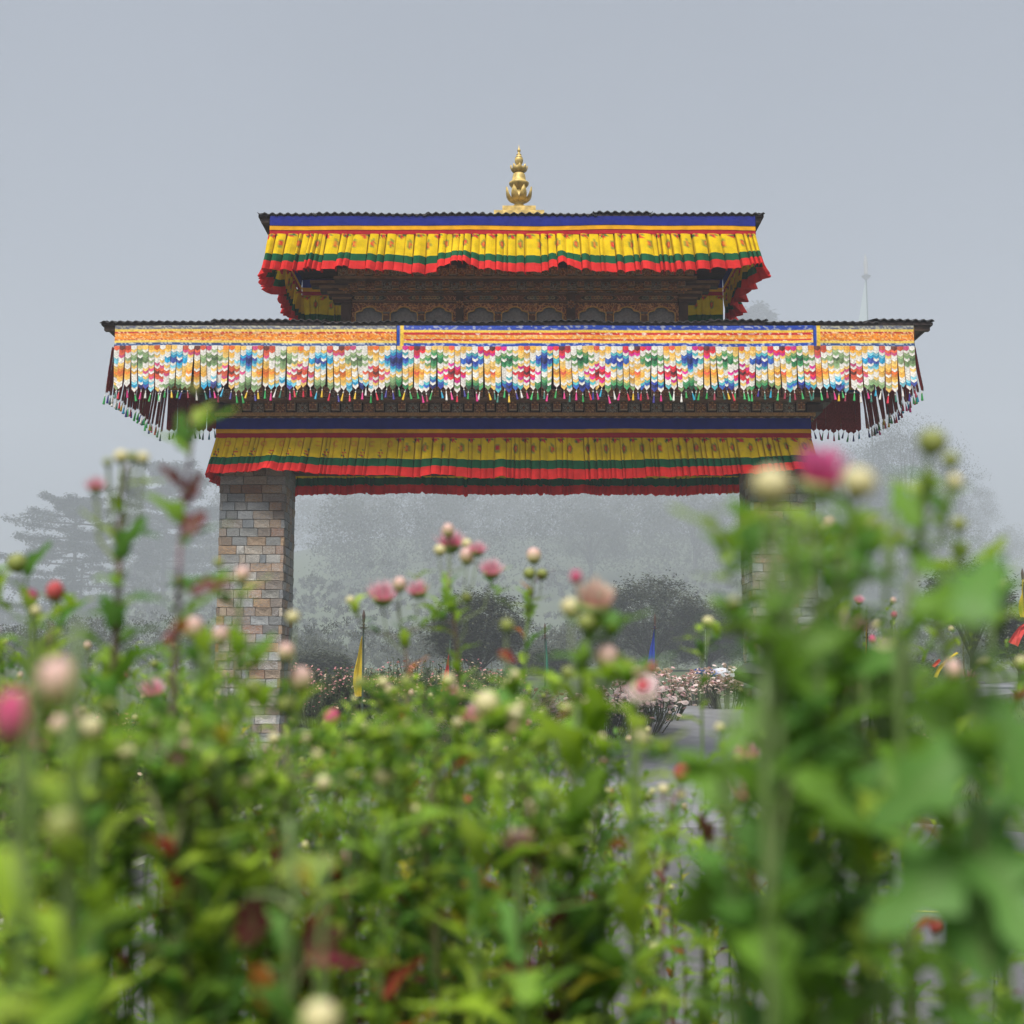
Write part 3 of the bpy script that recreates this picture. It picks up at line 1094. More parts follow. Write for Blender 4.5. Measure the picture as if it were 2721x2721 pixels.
valance('short pleated valance wrapping the lintel end above the plain-view pillar', (lx0, 23.38, 0), (0, -1, 0), (-1, 0, 0), 23.38 - y0, zs, lambda s: zbl(0) - .02, 33, amp=.03, lean=.16)
valance('short pleated valance wrapping the lintel end above the hidden pillar', (lx1, y0, 0), (0, 1, 0), (1, 0, 0), 23.38 - y0, zs, lambda s: zbl(9) - .02, 34, amp=.03, lean=.16)

# ---- lower roof: brocade banners with chevron streamers
WHT, CRM = (.74, .72, .66), (.80, .62, .36)
RINGS_SIDE = dict(
    blue=[(.012, .022, .13), (.05, .08, .34), (.015, .33, .58), (.20, .55, .66), WHT], green=[(.05, .10, .04), (.14, .22, .09), (.19, .32, .14), (.30, .40, .20), WHT],
    red=[(.13, .03, .02), (.55, .07, .03), (.66, .12, .05), (.62, .08, .22), WHT], orange=[(.66, .13, .02), (.72, .22, .03), (.76, .40, .06), (.78, .50, .12), WHT])
RINGS_MID = dict(
    blue=[(.008, .014, .10), (.015, .04, .30), (.03, .12, .46), (.08, .42, .46), WHT], green=[(.008, .05, .025), (.015, .17, .06), (.05, .28, .10), (.19, .33, .12), WHT],
    red=[(.09, .015, .02), (.45, .02, .03), (.70, .03, .05), (.62, .02, .26), WHT], orange=[(.70, .10, .05), (.74, .26, .04), (.78, .44, .06), (.78, .52, .18), WHT])


def chev_col(col, row, mid, r):
    """colour of the chevron at streamer col, row: a lattice of concentric diamonds"""
    best, bc = 9, 'blue'
    h = 6.25
    for (rr, off, kinds) in ((-.4, .5, ('red', 'orange')), (4.3, 0, ('blue', 'green')), (9.2, .5, ('orange', 'red')), (14.2, 0, ('green', 'blue'))):
        i = round(col / h - off)
        for ii in (i - 1, i, i + 1):
            d = abs(col - (ii + off) * h) / 3.1 + abs(row - rr) / 4.3
            if d < best: best, bc = d, kinds[ii % 2]
    k = int(best * 4.6)
    tab = (RINGS_MID if mid else RINGS_SIDE)[bc]
    if k >= 4:
        return vary((.78, .52, .14), r, .1) if (row + col) % 3 == 0 else vary(WHT, r, .04)
    if (row + 2 * col) % 5 == 0 and k > 0: return vary(WHT, r, .05)
    return vary(tab[min(k, 4)], r, .22)


TCOL = [(.02, .30, .06), (.60, .02, .05), (.65, .03, .22), (.75, .48, .02), (.04, .03, .24), (.02, .35, .55), (.72, .70, .66), (.05, .42, .12), (.30, .03, .06), (.03, .16, .12)]
TAS = []
for i, c in enumerate(TCOL):
    b = MB()
    b.lathe((0, 0, 0), [(.002, 0), (.003, -.02), (.008, -.026), (.008, -.036), (.005, -.042), (.009, -.06), (.013, -.10), (.016, -.125), (.012, -.13)], 6, c,
            cols=[WHT, WHT, WHT, mixc(c, WHT, .4), c, c, c, vary(c, rnd), c])
    TAS.append(b.mesh('tassel', M['tassel']))
SW, NROW, CH_H = .0925, 15, .0445


def streamer_mesh(fn, r, wd=SW, lining=(.40, .05, .06), rows=NROW, chh=CH_H):
    """one streamer hanging from its origin: chevron patches in front (-y), maroon lining behind"""
    b = MB()
    h, p = wd / 2 - .001, .034
    zb = -rows * chh - p - .022
    sway = r.uniform(-.02, .02)
    curve = lambda z: sway * (z / zb) ** 2 * 1.5
    L = [(-h, .004, 0), (h, .004, 0), (-h, .004 + curve(zb / 2), zb / 2), (h, .004 + curve(zb / 2), zb / 2), (-h, .004 + curve(zb + p), zb + p), (h, .004 + curve(zb + p), zb + p), (0, .004 + curve(zb), zb)]
    b.add(L, [(0, 1, 3, 2), (2, 3, 5, 4), (4, 5, 6)], lining)
    if fn:
        for k in range(rows):
            z1, z0 = -k * chh, -(k + 1) * chh - .004
            y1, y0_ = curve(z1), curve(z0) - .006
            c = fn(k)
            pp = p if k < rows - 1 else p + .022
            b.add([(-h, y1, z1), (0, y1 - .011, z1), (h, y1, z1), (h, y0_, z0), (0, y0_ - .011, z0 - pp), (-h, y0_, z0)], [(0, 1, 4, 5), (1, 2, 3, 4)],
                  cols=[mixc(c, (.1, .08, .07), .22)] * 3 + [c] * 3)
    return b.mesh('streamer', M['brocade']), zb


def brocade_col(kind, s, t):
    """bands of the banner head: t 0 top..1 bottom"""
    f = nz(s * 16, t * 9, 2.0)
    g = math.sin(s * 58 + 3 * math.sin(s * 19)) * math.sin(t * 34)
    if kind == 'side':
        if t < .18: return (.10, .11, .17) if g > .1 else ((.36, .35, .28) if f > -.1 else (.16, .17, .2))
        if t < .30: return (.72, .50, .08)
        if t < .38: return (.45, .03, .03) if g < .35 else (.74, .42, .25)
        if t < .66: return (.74, .24, .02) if f < .12 else ((.78, .50, .18) if f < .3 else (.55, .10, .02))
        if t < .73: return (.45, .03, .03) if g < .3 else (.74, .42, .25)
        if t < .83: return (.74, .54, .10)
        return (.03, .08, .24) if g > -.1 else (.42, .46, .48)
    if t < .20: return (.012, .05, .34) if f < .22 else (.25, .28, .40)
    if t < .31: return (.76, .50, .05)
    if t < .43: return (.50, .02, .03) if f < .3 else (.7, .5, .45)
    if t < .63: return (.76, .28, .03) if f < .1 else (.78, .48, .16)
    if t < .73: return (.50, .02, .03) if f < .33 else (.7, .5, .45)
    if t < .84: return (.78, .52, .08)
    return (.012, .06, .36) if f < .2 else (.35, .40, .52)


def banner(label, O, U, N, L, zt, zh, mid, seed, col0=0, lined=False, edge_mid=None):
    """head band + streamers + tassels"""
    r = random.Random(seed)
    U, N, O = Vector(U), Vector(N), Vector(O)
    if N.y > -.5: zt += .05
    o = thing('chevron_banner', label, 'banner', (O.x + U.x * L / 2, O.y + U.y * L / 2, zh - .8))
    b = MB()
    n, rows = int(L / .02), 26
    wob = lambda s: .018 * nz(s * .8, 4.4) + .012 * nz(s * 2.1, 1.1)
    for j in range(rows + 1):
        t = j / rows
        for i in range(n + 1):
            s = L * i / n
            p = O + U * s + N * (.02 * nz(s * 1.1, t * 1.5, seed) + .008)
            b.v.append((p.x, p.y, lerp(zt, zh, t) + wob(s + O.x) * (.3 + .7 * t)))
            c = brocade_col('mid' if mid else 'side', s + O.x * 3, t)
            if edge_mid and s < .11: c = (.012, .06, .36) if s < .06 else (.76, .50, .05)
            b.c.append(c)
    for j in range(rows):
        for i in range(n):
            k = n + 1
            b.f.append((j * k + i, j * k + i + 1, (j + 1) * k + i + 1, (j + 1) * k + i)); b.m.append(0)
    b.obj('brocade_head', M['brocade'], o)
    m = int(L / SW)
    ang = math.atan2(U.y, U.x)
    lean = 0.0
    front = N.y < -.5
    for i in range(m):
        s = (i + .5) * L / m
        lean = (lean * .6 + r.uniform(-.05, .05)) if front else r.uniform(-.008, .008)
        a = lean + .10 * max(-1, min(1, (s / L - .5) * 3)) * (0 if mid or not L > 5 else 0)
        me, zb = streamer_mesh((lambda k, i=i: chev_col(col0 + i, k, mid, r)), r, wd=L / m * (1.0 if front else 1.09), rows=NROW + r.choice((-1, 0, 0, 0, 1)))
        p = O + U * s + N * (.012 + .012 * (i % 2) + r.uniform(0, .012))
        st = link('streamer', me, o, loc=(p.x, p.y, zh + wob(s + O.x) + .006), rot=(r.uniform(-.02, .05), a, 0))
        if abs(ang) > .01: st.rotation_mode = 'XYZ'; st.rotation_euler = (Matrix.Rotation(ang, 3, 'Z') @ Matrix.Rotation(a, 3, 'Y') @ Matrix.Rotation(r.uniform(-.14, -.08) if abs(N.x) > .5 else r.uniform(-.03, .05), 3, 'X')).to_euler()
        link('tassel', TAS[r.randrange(10)], st, loc=(0, 0, zb), rot=(r.uniform(-.1, .1), r.uniform(-.25, .25), 0), scale=(1.3, 1.3, r.uniform(1.1, 1.45)), local=True)
    return o


yb0 = 20.82
zt, zh = ZP(866, yb0), ZP(922, yb0)
bx0, bx1, bx2, bx3 = P(305, 900, yb0).x, P(1055, 900, yb0).x, P(2160, 900, yb0).x, P(2428, 900, yb0).x
banner('brocade banner with orange head band and pale chevron streamers, over the plain-view pillar', (bx0, yb0, 0), (1, 0, 0), (0, -1, 0), bx1 - bx0 - .01, zt, zh, False, 41, col0=2)
banner('long central banner with royal-blue edging and magenta, green and blue chevron streamers', (bx1, yb0 - .012, 0), (1, 0, 0), (0, -1, 0), bx2 - bx1, zt, zh, True, 42, col0=0, edge_mid=1)
banner('short orange brocade banner with chevron streamers at the end above the hidden pillar', (bx2 + .01, yb0, 0), (1, 0, 0), (0, -1, 0), bx3 - bx2 - .01, zt, zh, False, 43, col0=3, edge_mid=1)
yb1 = 24.18
banner('end banner showing its maroon lining, hanging at the lower roof end beyond the plain-view pillar', (bx0, yb1, 0), (0, -1, 0), (-1, 0, 0), yb1 - yb0, zt, zh, False, 44)
banner('end banner showing its maroon lining, hanging at the lower roof end beyond the hidden pillar', (bx3, yb0, 0), (0, 1, 0), (1, 0, 0), yb1 - yb0, zt, zh, False, 45)
banner('back banner of the lower roof, maroon lining and tassels visible past both pillars', (bx3, yb1, 0), (-1, 0, 0), (0, 1, 0), bx3 - bx0, zt, zh, False, 46)

# ================================================================== trees
def broad_tree_meshes(seed, rx, rz, zc, nclump, per, leaf, cols, trunk_h, trunk_r, whorl=True, ry=None):
    """crown of leaf whorls around an irregular mound + forked trunk, base at the origin"""
    r = random.Random(seed)
    ry = ry or rx
    cr, tr = MB(), MB()
    limbs = []
    for k in range(nclump):
        u, th = r.uniform(-.72, 1), r.uniform(0, 2 * math.pi)
        q = math.sqrt(max(0, 1 - u * u))
        rad = r.uniform(.45, 1.0) ** .6 * (1 + .32 * nz(q * math.cos(th) * 1.7 + seed, q * math.sin(th) * 1.7, u * 1.7))
        c = Vector((rx * q * math.cos(th) * rad, ry * q * math.sin(th) * rad, zc + rz * u * rad))
        if k % (22 if whorl else 28) == 0: limbs.append(c)
        base = vary(r.choice(cols), r, .25)
        cs = leaf * r.uniform(1.5, 3.2) * (1.0 if whorl else 3.2)
        for _ in range(per):
            d = Vector((r.gauss(0, 1), r.gauss(0, 1), r.gauss(0, .7)))
            p = c + d * cs * .45
            a = r.uniform(0, 2 * math.pi)
            if whorl: dv = Vector((math.cos(a), math.sin(a), r.uniform(-.7, .35)))
            else: dv = Vector((r.gauss(0, 1), r.gauss(0, 1), r.gauss(0, 1)))
            dv = dv.normalized() * leaf * r.uniform(.6, 1.2)
            sd = dv.cross(Vector((r.gauss(0, .3), r.gauss(0, .3), 1))).normalized() * leaf * .19
            cr.leafq(p, dv, sd, vary(base, r, .2))
    for c in limbs:
        st = Vector((0, 0, trunk_h * r.uniform(.45, .95)))
        m = st.lerp(c, .5) + Vector((r.gauss(0, .1), r.gauss(0, .1), rz * .12))
        tr.tube([st, m, c], [trunk_r * .45, trunk_r * .28, trunk_r * .1], 5)
    tr.tube([(0, 0, -.3), (trunk_r * .3, 0, trunk_h * .5), (0, trunk_r * .4, trunk_h), (0, 0, zc)], [trunk_r * 1.25, trunk_r, trunk_r * .8, trunk_r * .3], 8)
    return cr.mesh('crown', M['foliage']), tr.mesh('trunk', M['bark'])


def cedar_meshes(seed, H, spread, tiers, bare=.28, dead=0, flat=True):
    """old flat-topped cedar: bare bole, horizontal tiers of flat sprays"""
    r = random.Random(seed)
    cr, tr = MB(), MB()
    lean = r.uniform(-.02, .02) * H
    axis = lambda z: Vector((lean * (z / H) ** 2, 0, z))
    tr.tube([axis(z * H / 8) - (Vector((0, 0, .5)) if z == 0 else Vector()) for z in range(9)], [.030 * H * (1 - .085 * z) * .62 for z in range(9)], 8)
    if bare < .3:
        tr.tube([axis(0) + Vector((.035 * H, 0, -.5)), axis(.3 * H) + Vector((.04 * H, 0, 0)), axis(.6 * H) + Vector((.05 * H, 0, 0))], [.013 * H, .011 * H, .006 * H], 6)
    for k in range(tiers):
        f = k / (tiers - 1)
        z = H * lerp(bare, .985, f)
        env = (.42 + .62 * math.sin(math.pi * min(1, .15 + .62 * f))) * (1 if f < .93 else .62)
        nb = r.randrange(3, 6) if f < .9 else 7
        a0 = r.uniform(0, 6.28)
        for i in range(nb):
            a = a0 + i * 6.28 / nb + r.uniform(-.5, .5)
            L = spread * env * r.uniform(.45, 1.12)
            dr = Vector((math.cos(a), math.sin(a), 0))
            sd = Vector((-dr.y, dr.x, 0))
            st = axis(z - .03 * H)
            tip = st + dr * L + Vector((0, 0, r.uniform(-.03, .05) * H))
            midp = st.lerp(tip, .5) + Vector((0, 0, -.012 * H))
            tr.tube([st, midp, tip], [.0075 * H, .0045 * H, .0015 * H], 5)
            nsp = int(64 * L / spread) + 26
            for q in range(nsp):
                t = r.uniform(.25, 1.08) ** .8
                base = (st.lerp(midp, t * 2) if t < .5 else midp.lerp(tip, t * 2 - 1))
                wd = .18 * L * math.sin(math.pi * min(1, t * .85 + .05)) + .01 * H
                c = base + sd * r.uniform(-1, 1) * wd + Vector((0, 0, r.uniform(0, .012) * H))
                col = vary((.030, .042, .030), r, .35)
                for _ in range(9):
                    p = c + Vector((r.gauss(0, .013 * H), r.gauss(0, .013 * H), r.gauss(0, .0115 * H)))
                    dv = Vector((r.gauss(0, 1), r.gauss(0, 1), r.gauss(-.25, .35))).normalized() * .022 * H * r.uniform(.6, 1.3)
                    cr.leafq(p, dv, dv.cross(Vector((0, 0, 1))).normalized() * .0062 * H, col)
    for k in range(dead):
        z = H * r.uniform(.2, .75)
        a = r.choice((0, math.pi)) + r.uniform(-.6, .6)
        st = axis(z)
        L = spread * r.uniform(.12, .3)
        p1 = st + Vector((math.cos(a) * L * .6, math.sin(a) * L * .6, L * .12))
        tr.tube([st, p1, p1 + Vector((math.cos(a) * L * .4, .2, L * .3))], [.006 * H, .004 * H, .001 * H], 4)
    return cr.mesh('crown', M['foliage']), tr.mesh('trunk', M['bark'])


def plant_tree(meshes, label, px, Y, name='tree', rz=0.0, group=None, scale=1.0, dz=0.0):
    x = (px - C0) / F * Y * 1.0
    o = thing(name, label, 'tree', (x, Y, G(x, Y) + dz), group, rz=rz)
    o.scale = (scale,) * 3
    link('trunk', meshes[1], o, local=True)
    link('crown', meshes[0], o, local=True)
    return o


def height_to(py, px, Y):
    x = (px - C0) / F * Y
    return ZP(py, Y) - G(x, Y)


# cedars on the left
YD = 400
H1 = height_to(1318, 200, YD)
plant_tree(cedar_meshes(51, H1, 22.0, 19, .20, 5), 'flat-topped foggy cedar with double trunk standing clear at the far left', 195, YD, 'cedar_tree', .4)
YD2 = 450
H2 = height_to(1226, 432, YD2)
plant_tree(cedar_meshes(52, H2, 22.0, 16, .34, 14), 'tallest foggy cedar with broken bare snags, just left of the stone pillar', 432, YD2, 'cedar_tree', 1.3)
plant_tree(cedar_meshes(53, height_to(1600, 20, 420), 17, 10, .2, 2), 'small faint cedar at the very left edge', 10, 420, 'cedar_tree', 2.0)
# tall trees on the right
bt = broad_tree_meshes(54, 6.2, 7.5, 13.5, 300, 110, .24, [(.032, .042, .026), (.04, .05, .03)], 12, .5, False)
plant_tree(bt, 'tall broadleaf tree fading in fog right of the gate', 2415, 400, 'broadleaf_tree', .5, scale=height_to(1108, 2415, 400) / 21.5)
bt2 = broad_tree_meshes(55, 7.5, 7, 12, 280, 100, .25, [(.032, .042, .026), (.04, .05, .03)], 10, .5, False)
plant_tree(bt2, 'lower foggy tree tucked behind the right end of the gate', 2270, 440, 'broadleaf_tree', 1.5, scale=height_to(1190, 2270, 440) / 19.5)
plant_tree(bt2, 'faint tree on the misty slope at the far right', 2560, 520, 'broadleaf_tree', 2.6, scale=height_to(1255, 2560, 520) / 19.5)
plant_tree(cedar_meshes(56, height_to(818, 2018, 560), 9, 14, .4, 0), 'ghostly treetop just showing over the lower roof', 2018, 560, 'conifer_tree', .8)
# humps of trees seen through the arch
bt3 = broad_tree_meshes(57, 9, 8, 12, 420, 80, .25, [(.045, .05, .026), (.055, .058, .03), (.035, .042, .025)], 9, .5, False)
plant_tree(bt3, 'large rounded foggy tree in the middle of the archway', 1570, 430, 'broadleaf_tree', 0, scale=height_to(1345, 1570, 430) / 20.5)
plant_tree(bt3, 'large rounded foggy tree against the hidden pillar in the archway', 1850, 460, 'broadleaf_tree', 2, scale=height_to(1305, 1850, 460) / 20.5)
# rhododendrons in middle distance
RH = [(.038, .050, .026), (.050, .062, .032), (.068, .074, .038)]


def rhodo(seed, px, pytop, Y, wpx, label, ratio=.75):
    h = height_to(pytop, px, Y)
    rx = wpx / 2 / F * Y
    rz = min(h * .46, rx * ratio)
    m = broad_tree_meshes(seed, rx, rz, h - rz * 1.02, 700, 30, .20 * (Y / 55) ** .8, RH, max(.5, h - 1.9 * rz), .0018 * Y, True, ry=rx * .8)
    return plant_tree(m, label, px, Y, 'rhododendron_tree', 0)


rhodo(61, 1268, 1572, 72, 260, 'drooping-leaved dark rhododendron left of the red flag', .95)
rhodo(62, 1725, 1538, 105, 330, 'wide domed rhododendron behind the blue flag', .8)
rhodo(63, 1880, 1610, 108, 210, 'lower rounded rhododendron joining the domed one, beside the hidden pillar', .8)
rhodo(64, 1465, 1735, 84, 150, 'low scrubby rhododendron between the two larger ones')
rhodo(65, 2575, 1500, 60, 210, 'bushy rhododendron over bare slim trunks near the right edge', .9)
rhodo(66, 2700, 1640, 52, 130, 'dark shrub at the right edge beside the yellow flag', .9)
rhodo(67, 840, 1742, 80, 190, 'small dim shrub behind the yellow flag near the stone pillar')
rhodo(68, 2420, 1760, 50, 120, 'leafy shrub partly hiding the red and yellow drape')

# ---- the wooded slope: reads as one mass
r = random.Random(70)
fw = MB()
for k in range(270):
    Y = r.uniform(400, 720)
    a = r.uniform(-250, 3000)
    if a < 330 and r.random() < .78: continue
    if 2480 < a and r.random() < .5: continue
    x = (a - C0) / F * Y
    g = G(x, Y)
    hh = r.uniform(22, 38) * (1 if 500 < a < 2300 else .7)
    rx = hh * r.uniform(.26, .42)
    base = vary((.040, .046, .030), r, .3)
    for c in range(34):
        u = r.uniform(-.6, 1)
        th = r.uniform(0, 6.28)
        q = math.sqrt(1 - u * u)
        cc = Vector((x + rx * q * math.cos(th), Y + rx * q * math.sin(th), g + hh * .5 + hh * .5 * u))
        col = vary(base, r, .25)
        for _ in range(30):
            p = cc + Vector((r.gauss(0, 2.0), r.gauss(0, 2.0), r.gauss(0, 1.6)))
            dv = Vector((r.gauss(0, 1), r.gauss(0, 1), r.gauss(0, 1))).normalized() * r.uniform(.6, 1.2)
            fw.leafq(p, dv, dv.orthogonal().normalized() * .33, col)
tag(fw.obj('wooded_slope', M['foliage']), 'foggy wooded hillside filling the archway and the horizon', 'woods', kind='stuff')

r = random.Random(71)
th_ = MB()
for k in range(340):
    Y = r.uniform(110, 250) if k < 230 else r.uniform(250, 420)
    x = (r.uniform(-200, 2900) - C0) / F * Y
    g = G(x, Y)
    hh = r.uniform(1.6, 4.0) * Y / 90 * (1.0 if k < 230 else 1.25)
    base = vary((.042, .052, .026), r, .3)
    for c in range(16):
        u, th = r.uniform(-.3, 1), r.uniform(0, 6.28)
        q = math.sqrt(1 - u * u)
        cc = Vector((x + hh * .9 * q * math.cos(th), Y + hh * .9 * q * math.sin(th), g + hh * .45 + hh * .5 * u))
        col = vary(base, r, .3)
        for _ in range(36):
            p = cc + Vector((r.gauss(0, .35), r.gauss(0, .35), r.gauss(0, .25)))
            dv = Vector((r.gauss(0, 1), r.gauss(0, 1), r.gauss(.2, 1))).normalized() * r.uniform(.14, .30) * Y / 90
            th_.leafq(p, dv, dv.orthogonal().normalized() * .05 * Y / 90, col)
tag(th_.obj('thicket', M['foliage']), 'low dark thicket below the foggy trees', 'undergrowth', kind='stuff')

# ================================================================== flag poles
def flagpole(px, ytop, ybase, Y, fcol, label, flag=None, rad=.022, lean=0.0, finial=True, base_g=True):
    """pole top/base and flag corners are photo rows; flag = (y_top, y_bot, reach_px, taper)"""
    p0 = P(px, ytop, Y)
    xb = p0.x + lean
    zb = G(xb, Y) - .1
    o = thing('prayer_flag', label, 'flag', (xb, Y, zb))
    sh = .12 * (p0.z - zb)
    ytip = p0.z
    zpole = ytip - (.42 if finial else 0)
    at = lambda z: Vector((lerp(xb, p0.x, (z - zb) / (ytip - zb)), Y, z))
    MB().tube([at(zb), at(lerp(zb, zpole, .5)), at(zpole)], [rad * 1.15, rad, rad * .9], 8).obj('pole', M['pole'], o)
    if finial:
        c = at(zpole)
        f = MB()
        f.lathe(c, [(.018, 0), (.09, .0), (.09, .015), (.02, .02), (.022, .06), (.035, .08), (.022, .105), (.016, .12), (.03, .15), (.038, .30), (.02, .37), (.002, .43)], 8)
        f.obj('finial', M['iron'], o, smooth=False)
    if flag:
        yt, yb, reach, kind = flag
        z1, z0 = ZP(yt, Y), ZP(yb, Y)
        w = abs(reach) / F * Y
        sg = -1 if reach < 0 else 1
        b = MB()
        n, m = 16, 5
        for j in range(n + 1):
            t = j / n
            z = lerp(z1, z0, t)
            ww = w * (min(1, t * 1.35) if kind == 'drop' else (t if kind == 'wedge' else 1)) * (1 - .35 * max(0, t - .6) / .4 if kind == 'drop' else 1)
            for i in range(m + 1):
                q = i / m
                c = at(z)
                b.v.append((c.x + sg * (rad + ww * q), Y - .03 - .06 * math.sin(q * 7 + t * 5) * q - .05 * q, z - .25 * ww * q + .02 * math.sin(t * 14) * q))
                b.c.append(fcol if not isinstance(fcol, list) else fcol[min(len(fcol) - 1, int(q * len(fcol)))])
        for j in range(n):
            for i in range(m):
                b.f.append((j * (m + 1) + i, j * (m + 1) + i + 1, (j + 1) * (m + 1) + i + 1, (j + 1) * (m + 1) + i)); b.m.append(0)
        b.obj('flag', M['flag'], o)
    return o


FY, FR, FB, FW, FG = (.72, .52, .02), (.62, .05, .04), (.03, .07, .42), (.72, .73, .78), (.03, .25, .12)
flagpole(967, 1620, 1950, 30, FY, 'yellow prayer flag hanging from an iron-tipped pole near the stone pillar', (1690, 1850, -26, 'drop'))
flagpole(1196, 1700, 1950, 33, FR, 'red prayer flag beside the drooping rhododendron', (1736, 1835, -22, 'wedge'), finial=False)
flagpole(1740, 1630, 1900, 36, FB, 'royal blue prayer flag in front of the domed rhododendron', (1664, 1765, -22, 'wedge'))
flagpole(1876, 1660, 1900, 38, (.60, .66, .62), 'pale pole with a thin faded flag beside the blue tarpaulin', (1672, 1750, -6, 'wedge'), finial=False)
flagpole(1984, 1655, 1900, 30, FY, 'narrow yellow flag hanging against the hidden pillar', (1667, 1752, -10, 'strip'), finial=False, rad=.012)
flagpole(1448, 1655, 1900, 36, (.05, .22, .16), 'thin green flag pole among the bare shrub stems', (1690, 1790, 9, 'wedge'))
flagpole(2222, 1537, 2000, 19, FW, 'white prayer flag on a dark green iron-tipped pole behind the umbrella', (1668, 1900, -46, 'drop'), rad=.036, lean=.12)
flagpole(2302, 1640, 1950, 27, [FR, FY], 'red and yellow flag on the second green pole right of the umbrella', (1655, 1815, -16, 'wedge'), rad=.02)
flagpole(2716, 1510, 1900, 31, FY, 'yellow prayer flag at the right edge behind dark shrubs', (1540, 1640, -16, 'drop'))
# very tall faint one on the slope behind the gate
YP = 520
o = flagpole(2300, 700, 1200, YP, (.42, .50, .48), 'ghostly tall prayer flag pole rising above the lower roof', (738, 930, -30, 'drop'), rad=.30, finial=False)
c = P(2300, 700, YP)
MB().lathe(c, [(a_ * 2.7, b_ * 2.7) for a_, b_ in ((.06, -2.6), (.25, -2.5), (.75, -2.0), (.15, -1.9), (.32, -1.7), (.32, .3), (.2, .6), (.2, .8), (.04, 1.5))], 10).obj('finial', M['kerb'], o)

# cloth drapes by the right-hand shrubs
def drape(name, pts, w, col, label, Y):
    b = MB()
    n = len(pts)
    for i, (x, y) in enumerate(pts):
        p = P(x, y, Y)
        d = Vector((P(*pts[min(i + 1, n - 1)], Y) - P(*pts[max(i - 1, 0)], Y))).normalized()
        nn = Vector((-d.z, 0, d.x)) * w
        for q in (-1, -.3, .4, 1):
            b.v.append(tuple(p + nn * q * (1.1 - .6 * i / n) + Vector((0, .05 * math.sin(q * 3 + i), 0)))); b.c.append(col)
    for i in range(n - 1):
        for q in range(3):
            b.f.append((i * 4 + q, i * 4 + q + 1, i * 4 + q + 5, i * 4 + q + 4)); b.m.append(0)
    o = b.obj(name, M['flag'])
    return tag(o, label, 'cloth')


drape('prayer_cloth', [(2486, 1800), (2492, 1782), (2502, 1768), (2516, 1756), (2532, 1744), (2545, 1735)], .05, FY, 'arched yellow cloth strip caught in the shrub', 36.2)
drape('prayer_cloth', [(2480, 1772), (2488, 1762), (2497, 1752)], .05, FR, 'small red cloth beside the arched yellow strip', 36.4)
drape('prayer_cloth', [(2692, 1712), (2702, 1690), (2714, 1672), (2728, 1662)], .12, FR, 'red cloth hanging in the dark shrub at the right edge', 33.5)
# tarpaulin roof of a stall far behind the bushes
p = P(1932, 1772, 40)
st = thing('stall_canopy', 'low white and blue tarpaulin canopy behind the pink bushes', 'canopy', (p.x, 40, G(p.x, 40)))
b = MB()
for i in range(9):
    x = lerp(P(1866, 1775, 40).x, P(1996, 1775, 40).x, i / 8)
    for j in range(4):
        b.v.append((x, 40 + j * .8, p.z + .04 - .15 * abs(j - 1.5) + .03 * math.sin(i * 2))); b.c.append(FB if i < 3 else (FW if i < 7 else FY))
for i in range(8):
    for j in range(3):
        b.f.append((i * 4 + j, i * 4 + j + 1, i * 4 + j + 5, i * 4 + j + 4)); b.m.append(0)
b.obj('tarpaulin', M['flag'], st)
b = MB()
for i in range(9):
    x = lerp(P(1866, 1775, 40).x, P(1996, 1775, 40).x, i / 8)
    for z in (-.17, -.52):
        b.v.append((x, 39.98, p.z + z + .03 * math.sin(i * 2))); b.c.append(FB if i < 3 else (FW if i < 7 else FY))
b.f += [(2 * i, 2 * i + 2, 2 * i + 3, 2 * i + 1) for i in range(8)]; b.m += [0] * 8
b.obj('tarpaulin_flap', M['flag'], st)
for px in (1868, 1994):
    for yy in (40.05, 42.3):
        x = P(px, 1775, 40).x
        MB().tube([(x, yy, G(x, 40) - .1), (x, yy, p.z - .12)], .025, 6).obj('post', M['metal'], st)

